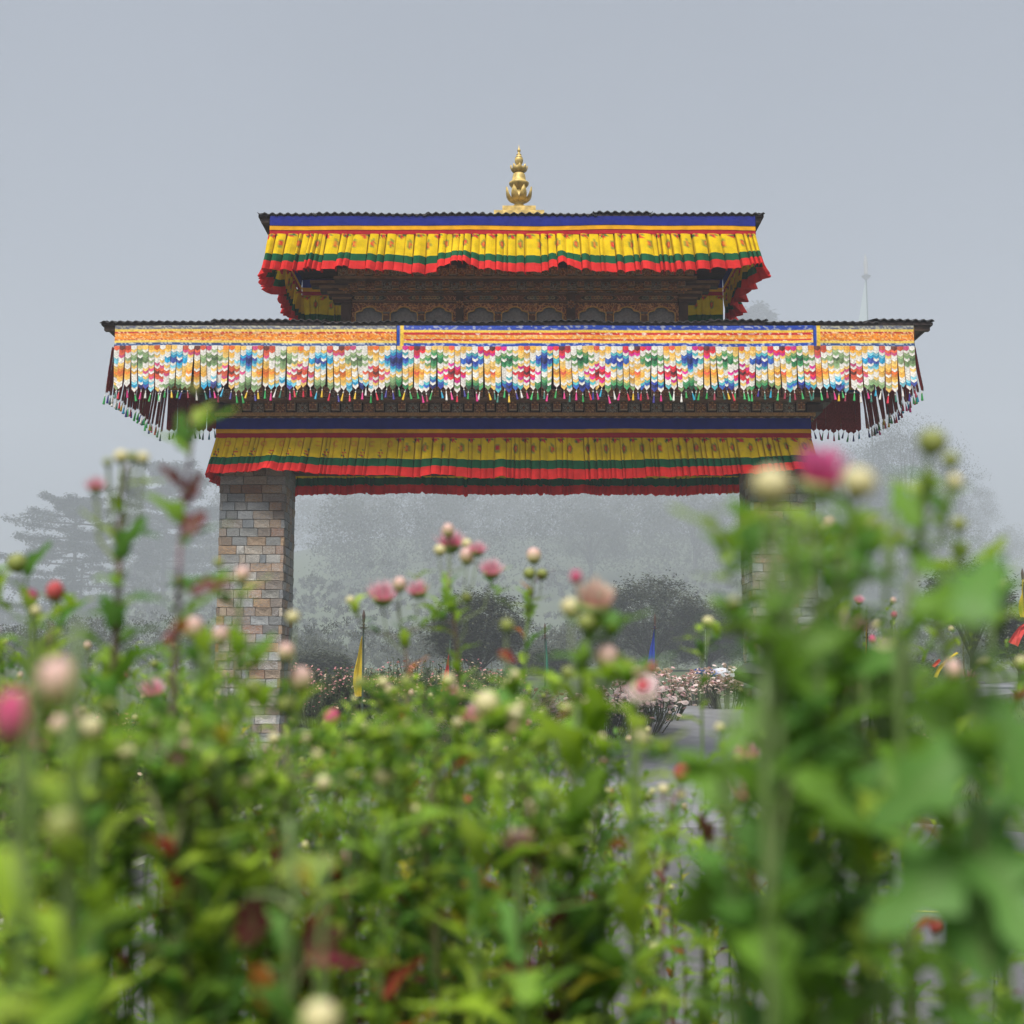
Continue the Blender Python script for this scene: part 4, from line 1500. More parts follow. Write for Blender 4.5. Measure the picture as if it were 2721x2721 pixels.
# ================================================================== flowering bushes
def bush_meshes(seed, h, rad, nst, nfl, fcols, fsize, leafcol=(.065, .11, .035), flat=.55):
    r = random.Random(seed)
    s_, l_, f_ = MB(), MB(), MB()
    tips = []
    for k in range(nst):
        a, q = r.uniform(0, 6.28), math.sqrt(r.random()) * rad
        x, y = q * math.cos(a), q * math.sin(a)
        hh = h * r.uniform(.6, 1.02) * (1 - .28 * (q / rad) ** 2)
        top = Vector((x * 1.15 + r.gauss(0, .05), y * 1.15 + r.gauss(0, .05), hh))
        s_.tube([(x * .6, y * .6, -.1), (x, y, hh * .5), top], [.010, .008, .004], 4, vary((.07, .075, .04), r), cap=False)
        tips.append(top)
        for _ in range(16):
            t = r.uniform(.25, 1)
            p = Vector((lerp(x * .6, top.x, t), lerp(y * .6, top.y, t), hh * t))
            aa = r.uniform(0, 6.28)
            dv = Vector((math.cos(aa), math.sin(aa), r.uniform(-.3, .8))).normalized() * r.uniform(.05, .11)
            l_.leafq(p, dv, dv.cross(Vector((0, 0, 1))).normalized() * .02, vary(leafcol, r, .4))
    for k in range(nfl):
        t = r.choice(tips)
        p = t + Vector((r.gauss(0, .07), r.gauss(0, .07), -abs(r.gauss(0, h * flat * .22)) + .02))
        c = vary(r.choice(fcols), r, .12)
        rr = fsize * r.uniform(.7, 1.2)
        up = Vector((r.gauss(0, .6), r.gauss(-.5, .6), 1)).normalized()
        a = up.orthogonal().normalized()
        b = up.cross(a)
        n = 7
        ring = [p + (a * math.cos(6.283 * i / n) + b * math.sin(6.283 * i / n)) * rr + up * rr * .3 for i in range(n)]
        f_.add(ring + [p, p + up * rr * .75], [(i, (i + 1) % n, n) for i in range(n)] + [(i, (i + 1) % n, n + 1) for i in range(n)], cols=[c] * n + [(.5, .45, .15), mixc(c, (.75, .3, .3), .35)])
    return s_.mesh('stem', M['stem']), l_.mesh('foliage', M['plant']), f_.mesh('blossom', M['petal'])


BM = [bush_meshes(81 + i, 1.0, .55, 50, 330, [(.86, .74, .72), (.88, .80, .76), (.80, .56, .58)], .042) for i in range(3)]
BG = [bush_meshes(91 + i, 1.0, .6, 55, 46, [(.70, .36, .36), (.72, .6, .45), (.62, .25, .3)], .024, (.05, .085, .03)) for i in range(3)]


def bush(meshes, px, Y, h, label, group=None, rz=0, dz=0, kind='chrysanthemum_bush', wide=1.0):
    x = (px - C0) / F * Y
    gz = max(G(x, Y), bank_h(x, Y) if Y < 24 else 0)
    o = thing(kind, label, 'bush', (x, Y, gz + dz), group, rz=rz)
    o.scale = (h * wide, h * wide, h)
    for nm, me in zip(('stem', 'foliage', 'blossom'), meshes):
        q = link(nm, me, o, local=True)
        if nm != 'stem': q['kind'] = 'stuff'
        else: q['kind'] = 'stuff'
    return o


GB = 'pink chrysanthemum bushes lining the road beyond the gate'
for i, (px, Y, h, lab) in enumerate([
    (1685, 29.5, 1.30, 'big pale pink flowering bush at the bend of the road'),
    (1600, 29.0, 1.1, 'pale pink flowering bush just left of the biggest one at the bend'),
    (1745, 31.5, 1.2, 'pale pink flowering bush partly behind the biggest one at the bend'),
    (1470, 28.0, 1.15, 'pale pink bush in the middle of the archway'),
    (1390, 27.5, 1.2, 'thick pale pink bush below the low scrubby rhododendron'),
    (1310, 27.0, 1.0, 'thinner pink bush below the drooping rhododendron'),
    (1090, 26.5, 1.0, 'sparse pink bush between the yellow and red flags'),
    (1925, 34.0, 1.15, 'pink bush beside the stall canopy'),
    (1850, 36.0, 1.0, 'small pink bush in front of the blue tarpaulin'),
    (2015, 34.0, 1.0, 'pink bush showing between the hidden pillar and the umbrella')]):
    bush(BM[i % 3], px, Y, h, lab, rz=i * 1.3, wide=1.15)
for i, (px, Y, h, lab) in enumerate([
    (955, 26, 1.0, 'leggy bush with tiny pink buds at the foot of the yellow flag'),
    (880, 25, .9, 'dark leggy bush right beside the stone pillar'),
    (1190, 26.5, .8, 'green bush at the foot of the red flag'),
    (2290, 24.0, 1.0, 'green bush right of the white flag pole'),
    (2400, 25.0, .9, 'green bush at the edge of the grass verge')]):
    bush(BG[i % 3], px, Y, h, lab, rz=i * 1.1)
r = random.Random(98)
GS = 'scrubby shrubs between the road and the foggy trees'
for i in range(22):
    px = 790 + 26 * i + r.uniform(-12, 12)
    bush(BG[i % 3], px, r.uniform(29, 37), r.uniform(1.0, 1.45), 'scrubby green shrub in the row behind the flags, seen through the archway', GS, rz=r.uniform(0, 6), wide=1.2, kind='shrub')
r = random.Random(99)
GL = 'leafy flowering bushes crowding the bank left of the road'
for i in range(34):
    Y = 5.2 + 15.5 * (i / 33) ** 1.1
    x = -3.9 - r.uniform(0, 1) ** 1.3 * (1.2 + Y * .22)
    if Y > 20.3: Y = 20.3
    px = C0 + F * x / Y
    bush(BG[i % 3], px, Y, r.uniform(.75, 1.15), 'leafy bush with small pink buds on the bank leading up to the stone pillar', GL, rz=r.uniform(0, 6), wide=1.1)

# ---- grass verge on the right
g_ = MB()
r = random.Random(120)
for k in range(9000):
    Y = r.uniform(20, 46)
    x = r.uniform(table(EDGE_R, Y) + .3, table(EDGE_R, Y) + 12) if Y > 24 else r.uniform(5.3, 15)
    z = G(x, Y) - .03
    h = r.uniform(.06, .2)
    a = r.uniform(0, 6.28)
    d = Vector((math.cos(a) * h * .5, math.sin(a) * h * .5, h))
    g_.leafq((x, Y, z), d, (math.sin(a) * .012, -math.cos(a) * .012, 0), vary(r.choice([(.06, .10, .03), (.09, .12, .035), (.12, .11, .05)]), r, .3))
tag(g_.obj('grass', M['foliage']), 'rough wet grass on the verge right of the road', 'grass', kind='stuff')

# ================================================================== person with umbrella
UY = 14.0
uc = P(2092, 1800, UY)
tilt = R(15)
um = thing('umbrella', 'large dark open umbrella tilted over a person beside the hidden pillar', 'umbrella', (uc.x, UY, 0))
Rt = Matrix.Translation((uc.x, UY, uc.z - .02)) @ Matrix.Rotation(tilt, 4, 'Y') @ Matrix.Rotation(R(-6), 4, 'X')
UR, UH = .60, .27
for k in range(8):
    b = MB()
    a0, a1 = k * math.pi / 4 + .2, (k + 1) * math.pi / 4 + .2
    n, m = 8, 6
    for j in range(n + 1):
        t = j / n
        for i in range(m + 1):
            q = i / m
            a = lerp(a0, a1, q)
            chord = math.cos(math.pi / 8) / math.cos(a - (a0 + a1) / 2)
            rr = UR * math.sin(t * 1.25) / math.sin(1.25) * lerp(1, chord, .8) * (1 - .05 * math.sin(math.pi * q) * t)
            z = UH * (math.cos(t * 1.25) - math.cos(1.25)) / (1 - math.cos(1.25)) - .09 + .02 * math.sin(math.pi * q) * t * 0
            b.v.append(tuple(Rt @ Vector((rr * math.cos(a), rr * math.sin(a), z)))); b.c.append((1, 1, 1))
    for j in range(n):
        for i in range(m):
            b.f.append((j * (m + 1) + i, j * (m + 1) + i + 1, (j + 1) * (m + 1) + i + 1, (j + 1) * (m + 1) + i)); b.m.append(0)
    b.obj('canopy_panel', M['umbrella'], um, smooth=True)
    MB().tube([Rt @ Vector((UR * math.sin(t / 8 * 1.25) / math.sin(1.25) * math.cos(a0), UR * math.sin(t / 8 * 1.25) / math.sin(1.25) * math.sin(a0),
               UH * (math.cos(t / 8 * 1.25) - math.cos(1.25)) / (1 - math.cos(1.25)) - .096)) for t in range(9)], .004, 4).obj('rib', M['metal'], um)
MB().tube([Rt @ Vector((0, 0, .25)), Rt @ Vector((0, 0, -.62))], [.007, .009], 6).obj('shaft', M['metal'], um)
MB().tube([Rt @ Vector((0, 0, -.58)), Rt @ Vector((0, 0, -.74))], [.014, .016], 8).obj('handle', M['blackring'], um)
hand = Rt @ Vector((0, -.03, -.64))


def person(loc, hand):
    X, Y, _ = loc
    o = thing('person', 'person in a dark jacket standing under the large umbrella', 'person', (X, Y, 0.02))
    J = dict(pel=(0, 0, .92), wst=(0, 0, 1.08), chs=(0, -.01, 1.28), nck=(0, 0, 1.45), hd0=(0, .01, 1.54), hd1=(0, .02, 1.63), hd2=(0, .02, 1.70),
             shl=(-.18, 0, 1.40), ell=(-.24, .02, 1.14), wrl=(-.22, .10, .92), hal=(-.21, .12, .83),
             shr=(.18, 0, 1.40), elr=(.25, .08, 1.18), hpl=(-.10, 0, .88), knl=(-.11, .02, .50), anl=(-.11, -.02, .10), tol=(-.12, .13, .05),
             hpr=(.10, 0, .88), knr=(.12, .03, .50), anr=(.13, -.02, .10), tor=(.14, .13, .05))
    h = Vector(hand) - Vector((X, Y, .02))
    J['wrr'] = tuple(h + Vector((0.02, -.02, -.09)))
    J['har'] = tuple(h + Vector((0, -.01, 0)))
    rad = dict(pel=.15, wst=.14, chs=.17, nck=.06, hd0=.075, hd1=.10, hd2=.07, shl=.085, ell=.06, wrl=.042, hal=.04, shr=.085, elr=.06, wrr=.042, har=.042,
               hpl=.10, knl=.072, anl=.055, tol=.045, hpr=.10, knr=.072, anr=.055, tor=.045)
    E = [('pel', 'wst'), ('wst', 'chs'), ('chs', 'nck'), ('nck', 'hd0'), ('hd0', 'hd1'), ('hd1', 'hd2'), ('chs', 'shl'), ('shl', 'ell'), ('ell', 'wrl'), ('wrl', 'hal'),
         ('chs', 'shr'), ('shr', 'elr'), ('elr', 'wrr'), ('wrr', 'har'), ('pel', 'hpl'), ('hpl', 'knl'), ('knl', 'anl'), ('anl', 'tol'), ('pel', 'hpr'), ('hpr', 'knr'), ('knr', 'anr'), ('anr', 'tor')]
    nm = list(J)
    V, EE = [J[k] for k in nm], [(nm.index(a), nm.index(b)) for a, b in E]
    RR = [rad[k] for k in nm]
    for side, base in (('hal', Vector((0, .02, -.05))), ('har', Vector((-.01, .02, .05)))):
        i0 = nm.index(side)
        c = Vector(J[side])
        for q in range(5):
            dx = (q - 1.5) * .020 if q < 4 else .045
            ln = (.07, .08, .075, .06, .045)[q]
            k1 = c + Vector((dx, base.y, base.z * .5))
            k2 = k1 + Vector((0, .012, base.z * ln / .05))
            V += [tuple(k1), tuple(k2)]
            EE += [(i0, len(V) - 2), (len(V) - 2, len(V) - 1)]
            RR += [.010, .0085]
    me = bpy.data.meshes.new('body')
    me.from_pydata(V, EE, [])
    b = bpy.data.objects.new('body', me)
    sc.collection.objects.link(b)
    b.parent = o
    sk = b.modifiers.new('skin', 'SKIN')
    for i, sv in enumerate(me.skin_vertices[0].data):
        sv.radius = (RR[i], RR[i] * (.72 if nm[i] in ('pel', 'wst', 'chs') else 1.0) if i < len(nm) else RR[i])
        sv.use_root = (i == 0)
    b.modifiers.new('smooth', 'SUBSURF').render_levels = 1
    m = bpy.data.materials.new('person_cloth')
    m.use_nodes = True
    t = m.node_tree
    tc, sx = t.nodes.new('ShaderNodeTexCoord'), t.nodes.new('ShaderNodeSeparateXYZ')
    rp = t.nodes.new('ShaderNodeValToRGB')
    rp.color_ramp.interpolation = 'CONSTANT'
    dv = t.nodes.new('ShaderNodeMath'); dv.operation = 'DIVIDE'; dv.inputs[1].default_value = 2.0
    t.links.new(tc.outputs['Object'], sx.inputs[0]); t.links.new(sx.outputs['Z'], dv.inputs[0]); t.links.new(dv.outputs[0], rp.inputs[0])
    el = rp.color_ramp.elements
    el[0].position, el[0].color = 0, (.015, .014, .013, 1)
    el[1].position, el[1].color = .045, (.030, .033, .045, 1)
    for ps, c in ((.44, (.035, .040, .036)), (.735, (.42, .26, .18))):
        e = el.new(ps); e.color = (*c, 1)
    t.links.new(rp.outputs[0], t.nodes['Principled BSDF'].inputs['Base Color'])
    t.nodes['Principled BSDF'].inputs['Roughness'].default_value = .8
    me.materials.append(m)
    hb = MB()
    n, k = 8, 10
    for j in range(n + 1):
        ph = math.pi * .62 * j / n
        for i in range(k):
            a = 2 * math.pi * i / k
            front = max(0, math.sin(a))
            hb.v.append((.104 * math.sin(ph) * math.cos(a), .015 + .115 * math.sin(ph) * math.sin(a) * (1 if front < .2 else .9), 1.62 + .125 * math.cos(ph) + (.07 * front if j == n else 0))); hb.c.append((1, 1, 1))
    for j in range(n):
        for i in range(k):
            hb.f.append((j * k + i, j * k + (i + 1) % k, (j + 1) * k + (i + 1) % k, (j + 1) * k + i)); hb.m.append(0)
    hb.obj('hair', M['blackring'], o, smooth=True, local=True)


person((uc.x - .10, UY + .16, 0), hand)

# ================================================================== foreground chrysanthemums
KP = 2721 / 1932.0
GRN = [(.22, .36, .020), (.28, .42, .030), (.12, .25, .022), (.31, .43, .045), (.21, .37, .045), (.10, .24, .040)]
AUT = dict(red=(.30, .022, .022), maroon=(.13, .018, .032), orange=(.40, .12, .02), yellow=(.42, .36, .03), magenta=(.34, .012, .075), lime=(.24, .32, .035))


def leaf_shape(seed):
    """one lobed leaf, base at the origin, length 1 along +y; list of verts, faces, and t per vert"""
    r = random.Random(seed)
    n = 6
    vs, ts = [], []
    dr, tw = r.uniform(.10, .38), r.uniform(-.15, .15)
    for j in range(n + 1):
        t = j / n
        wd = .165 * math.sin(math.pi * min(1, .06 + t ** .82 * .94)) ** .85 * (1 + .34 * math.sin(t * math.pi * 5.2 + r.uniform(-.3, .3)))
        wd = max(.012, wd) if t < 1 else .0
        z = -dr * t * t + .05 * math.sin(t * 5)
        for q in (-1, -.5, 0, .5, 1):
            vs.append((q * wd + tw * t * t, t + .07 * abs(q) * (wd / .3) * math.sin(t * math.pi * 5.2 + .8), z + .30 * wd * abs(q) - .05 * wd * q * q + .02 * math.sin(9 * t + 3 * q)))
            ts.append((t, abs(q)))
    fs = [(j * 5 + i, j * 5 + i + 1, (j + 1) * 5 + i + 1, (j + 1) * 5 + i) for j in range(n) for i in range(4)]
    return vs, fs, ts


LSH = [leaf_shape(300 + i) for i in range(5)]
LMESH = {}


def leaf_cols(ts, c, tip=None):
    return [mixc(mixc(mixc(c, (.16, .26, .08), .35), c, min(1, a * 2.5)), tip or c, max(0, t - .35) * 1.4 if tip else 0) for t, a in ts]


def leaf_mesh(ci, key=None):
    k = (ci, key)
    if k not in LMESH:
        vs, fs, ts = LSH[ci % 5]
        c = GRN[ci % 6] if key is None else AUT[key]
        b = MB()
        b.add(vs, fs, cols=leaf_cols(ts, c))
        LMESH[k] = b.mesh('leaf', M['plant'], True)
    return LMESH[k]


def frame(dv, up=Vector((0, 0, 1))):
    y = Vector(dv).normalized()
    x = y.cross(up)
    x = x.normalized() if x.length > 1e-4 else Vector((1, 0, 0))
    z = x.cross(y)
    return Matrix((x, y, z)).transposed()


# ---- flower heads, unit diameter, axis +z, stalk joins at the origin
CREAM, PALE, PINK, HOT, GRNC = (.76, .70, .42), (.76, .62, .50), (.68, .22, .32), (.66, .03, .19), (.12, .19, .04)
HEADS = {}


def ball(prof, cols, n=12):
    return MB().lathe((0, 0, 0), prof, n, cols=cols)


def head_mesh(kind):
    if kind in HEADS: return HEADS[kind]
    cal = ball([(.05, 0), (.22, .05), (.36, .18), (.40, .32), (.36, .40)], [GRNC, GRNC, vary(GRNC, rnd), (.2, .26, .07), (.25, .3, .1)])
    if kind in ('bud', 'green', 'bud_pink', 'bud_red', 'bud_hot'):
        tip = dict(bud=CREAM, green=(.34, .38, .10), bud_pink=(.80, .56, .52), bud_red=(.60, .09, .10), bud_hot=(.62, .08, .22))[kind]
        body = dict(bud=(.62, .60, .28), green=(.30, .36, .09), bud_pink=(.66, .66, .32), bud_red=(.5, .12, .10), bud_hot=(.66, .25, .3))[kind]
        e = 1.0 if kind in ('bud', 'green') else 1.25
        prof = [(.02, .10), (.34, .16), (.47, .34 * e), (.50, .52 * e), (.43, .74 * e), (.26, .90 * e), (.06, .97 * e)]
        b = ball(prof, [body, body, body, mixc(body, tip, .4), mixc(body, tip, .8), tip, mixc(tip, WHT, .3)])
        # overlapping petal edges on the bud
        for i in range(8):
            a = i * math.pi / 4
            pts = []
            for (rr, zz, ww) in ((.46, .3 * e, .16), (.52, .52 * e, .17), (.45, .76 * e, .13), (.24, .96 * e, .02)):
                for q in (-1, 1):
                    an = a + q * ww / max(.2, rr)
                    pts.append((rr * math.cos(an), rr * math.sin(an), zz))
            b.add(pts, [(0, 1, 3, 2), (2, 3, 5, 4), (4, 5, 7, 6)], cols=[mixc(body, tip, q) for q in (.2, .2, .5, .5, .9, .9, 1, 1)])
    else:
        b = MB()
        rings = dict(half=[(12, .22, 1.35, .80, 0), (10, .16, .85, .98, .2), (6, .1, .35, 1.0, .1)], open=[(17, .18, 1.0, .30, 0), (14, .15, .82, .42, .2), (9, .1, .5, .5, .1)],
                     pink=[(14, .22, .9, .92, 0), (11, .16, .55, 1.0, .2), (6, .1, .25, .95, .1)],
                     pale=[(14, .24, .85, .80, 0), (10, .16, .5, .88, .2)])[kind]
        base, tip = dict(half=(HOT, (.78, .62, .64)), pink=(HOT, (.74, .20, .42)), open=(HOT, (.76, .66, .66)), pale=((.62, .16, .22), (.76, .68, .52)))[kind]
        for (n, r0, r1, z1, off) in rings:
            for i in range(n):
                a = 2 * math.pi * i / n + off + rnd.uniform(-.1, .1)
                l = rnd.uniform(.88, 1.08)
                ca, sa = math.cos(a), math.sin(a)
                pts, cc = [], []
                for j, t in enumerate((0, .35, .7, 1)):
                    rr = lerp(r0, r1 * l * .55, t) if kind != 'open' else lerp(.06, r1 * l * .5, t)
                    zz = lerp(.22, z1 * l, t ** 1.3) if kind != 'open' else lerp(.25, z1, t) + .05 * math.sin(t * 3)
                    ww = (.05, .085, .085, .03)[j] * (1.1 if kind != 'half' else 1)
                    for q in (-1, 1): pts.append((rr * ca - q * ww * sa, rr * sa + q * ww * ca, zz)); cc.append(mixc(base, tip, t ** 1.9 if kind != 'open' else max(0, (t - .3) / .7) ** .6))
                b.add(pts, [(0, 1, 3, 2), (2, 3, 5, 4), (4, 5, 7, 6)], cols=cc)
        if kind == 'open': b.lathe((0, 0, 0), [(.16, .25), (.17, .42), (.10, .5), (.01, .52)], 8, cols=[HOT, HOT, (.62, .1, .15), (.6, .3, .1)])
    HEADS[kind] = (b.mesh('petals', M['petal'], True), cal.mesh('calyx', M['stem'], True))
    return HEADS[kind]


def add_head(plant, pos, kind, size, axis=(0, 0, 1)):
    pm, cm = head_mesh(kind)
    nm = 'flower_bud' if kind.startswith('bud') or kind == 'green' else 'flower_head'
    q = Vector(axis).to_track_quat('Z', 'Y').to_euler()
    h = link(nm, pm, plant, loc=pos, rot=q, scale=size)
    link('calyx', cm, h, local=True)
    return h


def root_z(x, y): return bank_h(x, y) if y < 4.6 else G(x, y)


def stem_curve(pts):
    """smooth polyline through world points"""
    out = []
    for i in range(len(pts) - 1):
        p0, p1, p2, p3 = pts[max(0, i - 1)], pts[i], pts[i + 1], pts[min(len(pts) - 1, i + 2)]
        for k in range(5):
            t = k / 5
            out.append(.5 * ((2 * p1) + (p2 - p0) * t + (2 * p0 - 5 * p1 + 4 * p2 - p3) * t * t + (3 * p1 - p0 - 3 * p2 + p3) * t ** 3))
    return out + [pts[-1]]


def chrys(label, d, stem, heads=(), nleaf=16, leaf=.05, autumn=None, big=(), seed=0, joined=False, group=None, stemcol=(.10, .16, .04), stem_r=.0014, colset=None, low=.0, wide=1.0, branches=0):
    """one flower stem. stem: photo points (of 1932) from the top down at distance d"""
    r = random.Random(seed * 7 + 13)
    pts = [P(x * KP, y * KP, d + r.uniform(-.02, .02)) for x, y in stem]
    bx, by = pts[-1].x + r.uniform(-.05, .05), d + r.uniform(0, .08)
    zr = root_z(bx, by)
    if pts[-1].z > zr + .05: pts.append(Vector((bx, by, zr - .03)))
    o = thing('chrysanthemum_plant', label, 'flower', (bx, by, zr), group)
    cv = stem_curve(pts)
    sb = MB().tube(cv, [lerp(stem_r * .6, stem_r * 1.5, i / len(cv)) for i in range(len(cv))], 6, stemcol)
    for (hx, hy, kind, sz) in heads:
        hp = P(hx * KP, hy * KP, d + r.uniform(-.03, .03))
        size = sz * .88 * KP * d / F
        foot = hp - Vector((0, 0, size * .5))
        near = [c for c in cv if c.z < foot.z - .02] or [cv[-1]]
        j = min(near, key=lambda c: (c - foot).length + abs((foot.z - c.z) - .06))
        mid = j.lerp(foot, .55) + Vector(((foot.x - j.x) * .25, 0, -.01))
        sb.tube([j, mid, foot], [stem_r * .7, stem_r * .6, stem_r * .55], 5, (.13, .17, .06))
        ax = Vector(((foot.x - j.x) * 4 + r.uniform(-.2, .2), r.uniform(-.5, -.05), 1))
        if kind == 'open': ax = Vector((.1, -1, .35))
        add_head(o, foot, kind, size, ax)
    fol = MB()
    for q in range(branches):
        c = cv[int(len(cv) * r.uniform(.12, .55))]
        a = r.uniform(0, 6.28)
        ln = r.uniform(.05, .13) * min(1.0, d / 1.3)
        tip = c + Vector((math.cos(a) * ln * .55, math.sin(a) * ln * .4, ln * r.uniform(.6, 1.1)))
        tip.z = min(tip.z, cv[0].z - .004)
        mid = c.lerp(tip, .5) + Vector((math.cos(a) * ln * .16, 0, -ln * .08))
        sb.tube([c, mid, tip], [stem_r * .6, stem_r * .5, stem_r * .4], 4, stemcol)
        for w_ in range(5):
            p = mid.lerp(tip, w_ / 4.5) if w_ else c.lerp(mid, .6)
            aa = a + w_ * 2.4
            dv = Vector((math.cos(aa), math.sin(aa), r.uniform(.3, 1.3)))
            L = leaf * r.uniform(.4, .75)
            mt = frame(dv)
            vs, fs, ts = LSH[r.randrange(5)]
            fol.add([p + mt @ (Vector(v) * L) for v in vs], fs, cols=leaf_cols(ts, vary(GRN[r.randrange(6)], r, .2)))
        if r.random() < .38: add_head(o, tip, r.choice(('bud', 'green', 'green', 'bud_pink', 'bud')), r.uniform(.007, .012), tip - mid)
    sb.obj('stem', M['stem'], o)
    ztop, zlow = cv[0].z, max(zr + .02, CAMZ - .27 * d - .12) + low
    for k in range(nleaf):
        f = (k + r.uniform(0, .9)) / nleaf
        z = lerp(ztop - .012, zlow, f)
        c = min(cv, key=lambda q: abs(q.z - z))
        c = Vector((c.x, c.y, z))
        a = k * 2.4 + r.uniform(-.5, .5)
        L = leaf * r.uniform(.65, 1.3) * (.55 + .45 * min(1, f * 4))
        dv = Vector((math.cos(a), math.sin(a), r.uniform(.35, 1.7)))
        key = None
        if autumn and r.random() < autumn[1]: key = r.choice(autumn[0])
        ci = r.randrange(30) if colset is None else r.choice(colset)
        mt = frame(dv)
        if not joined:
            link('leaf', leaf_mesh(ci, key), o, loc=c, rot=mt.to_euler(), scale=(L * wide * r.uniform(.8, 1.25), L, L))
        else:
            vs, fs, ts = LSH[ci % 5]
            col = vary(GRN[ci % 6] if key is None else AUT[key], r, .2)
            fol.add([c + mt @ (Vector(v) * L) for v in vs], fs, cols=leaf_cols(ts, col))
    if fol.v:
        q = fol.obj('foliage', M['plant'], o, smooth=True)
        q['kind'] = 'stuff'
    for (x, y, dx, dy, ln, key) in big:
        c = P(x * KP, y * KP, d + r.uniform(-.03, .03))
        j = min(cv, key=lambda q: (q - c).length + max(0, q.z - c.z) * 2)
        tip = P((x + dx) * KP, (y + dy) * KP, d + r.uniform(-.02, .04))
        dv = tip - c
        L = ln * KP * d / F
        sz = Vector((r.uniform(-.3, .3), -.9, .6))
        mt = frame(dv, sz)
        ci = r.choice((2, 5, 8, 11))
        link('leaf', leaf_mesh(ci, key), o, loc=c, rot=mt.to_euler(), scale=(L * 1.55, L * 1.1, L))
        if (j - c).length > .004:
            MB().tube([j, j.lerp(c, .5) + Vector((0, 0, .004)), c], [.0012, .001, .001], 4, (.13, .17, .06)).obj('leaf_stalk', M['stem'], o)
    return o


# ---- plants one can single out in the photograph
chrys('big blurred pink flower between two pale buds in front of the hidden pillar', .52, [(1525, 965), (1500, 1060), (1478, 1220), (1455, 1420), (1450, 1700)],
      [(1540, 895, 'pink', 118), (1445, 915, 'bud', 82), (1610, 910, 'bud', 70)], 12, 0.048, seed=1, wide=1.1,
      big=[(1440, 985, -35, 60, 95, None), (1470, 1140, -95, 30, 110, None), (1500, 1230, 85, -60, 120, None), (1475, 1330, -110, 60, 140, None), (1490, 1470, 120, 40, 160, None)], colset=(2, 5, 8))
chrys('tall blurred plant with a yellow-green bud above the hazy trees at the right', .62, [(1752, 850), (1745, 920), (1725, 1080), (1715, 1300), (1708, 1600)],
      [(1752, 835, 'green', 62), (1790, 868, 'green', 40)], 10, 0.044, seed=2, wide=1.1,
      big=[(1728, 1000, -50, -90, 115, None), (1735, 1080, 95, -70, 130, None), (1722, 1160, 150, -40, 170, None), (1712, 1240, -120, 20, 130, None), (1712, 1330, 120, 60, 170, None), (1700, 1450, -90, 50, 150, None)], colset=(2, 5, 8))
chrys('huge dark green leaves filling the lower right corner', .46, [(1835, 1180), (1845, 1350), (1850, 1600)], [], 14, 0.057, seed=3, wide=1.1,
      big=[(1835, 1180, 20, -170, 190, None), (1840, 1300, 90, 150, 230, None), (1830, 1400, -110, 120, 220, None), (1845, 1560, 80, 160, 260, None), (1825, 1600, -120, 140, 240, None)], colset=(2, 5, 8))
chrys('blurred plant with one round yellow bud at the right', .66, [(1660, 1255), (1655, 1400), (1645, 1650)], [(1660, 1235, 'bud', 66)], 14, 0.048, seed=4, wide=1.1,
      big=[(1650, 1320, 70, -60, 120, None), (1640, 1420, -90, -30, 130, None), (1640, 1500, 80, 60, 150, 'orange')])
chrys('thin stem with two small cream buds before the hidden pillar', 1.35, [(1568, 1010), (1578, 1080), (1572, 1250), (1560, 1500)], [(1567, 992, 'bud_pink', 30), (1580, 1025, 'bud', 22)], 28, 0.052, seed=5, branches=2)
chrys('large broad leaf with dark edge right of the road gap', .58, [(1345, 1430), (1372, 1520), (1385, 1720)], [], 7, 0.048, seed=6, wide=1.1,
      big=[(1372, 1530, -78, -130, 170, None), (1380, 1640, -75, 160, 230, None), (1385, 1560, 80, 50, 150, None), (1385, 1700, 90, 130, 220, None)], colset=(5, 11))
chrys('white and pink half-open flower with three round buds', .95, [(1112, 1180), (1100, 1240), (1095, 1380), (1085, 1600)],
      [(1122, 1125, 'pale', 92), (1075, 1145, 'bud', 46), (1106, 1175, 'green', 38), (1088, 1092, 'bud_hot', 26)], 32, 0.057, seed=7, branches=2)
chrys('topmost cluster of pink flowers and buds in the middle of the archway', 1.55, [(848, 1075), (846, 1120), (858, 1180), (866, 1300), (870, 1500)],
      [(851, 1022, 'half', 54), (829, 1038, 'bud', 26), (846, 1003, 'bud_pink', 26), (881, 1052, 'bud_pink', 32), (901, 1036, 'half', 34), (879, 1026, 'bud', 24), (927, 1074, 'half', 46), (882, 1128, 'green', 22)], 45, 0.052, seed=8, branches=2,
      autumn=(('maroon', 'red'), .12), stemcol=(.14, .09, .06))
chrys('cluster of two pink flowers and a bud left of the archway middle', 1.5, [(748, 1135), (756, 1180), (768, 1260), (765, 1450)],
      [(722, 1120, 'half', 56), (753, 1105, 'bud_pink', 28), (790, 1112, 'half', 42)], 31, 0.048, seed=9, branches=2, autumn=(('maroon', 'orange'), .12), stemcol=(.14, .09, .06))
chrys('slender plant with one white bud over a pair of yellow buds', 1.75, [(1008, 1080), (1004, 1130), (992, 1200), (985, 1400)],
      [(1008, 1052, 'bud_pink', 30), (1000, 1082, 'green', 26), (1022, 1084, 'green', 26)], 45, 0.052, seed=10, branches=2, autumn=(('orange', 'maroon'), .15))
chrys('open daisy-like flower with deep pink heart facing the viewer', 1.12, [(1205, 1285), (1200, 1340), (1195, 1500)], [(1207, 1270, 'open', 74), (1228, 1262, 'bud_hot', 26)], 32, 0.052, seed=11, low=-.1)
chrys('oval cream bud beside the daisy-like flower', .95, [(1142, 1268), (1135, 1340), (1130, 1550)], [(1143, 1245, 'bud_pink', 50)], 28, 0.057, seed=12, branches=2)
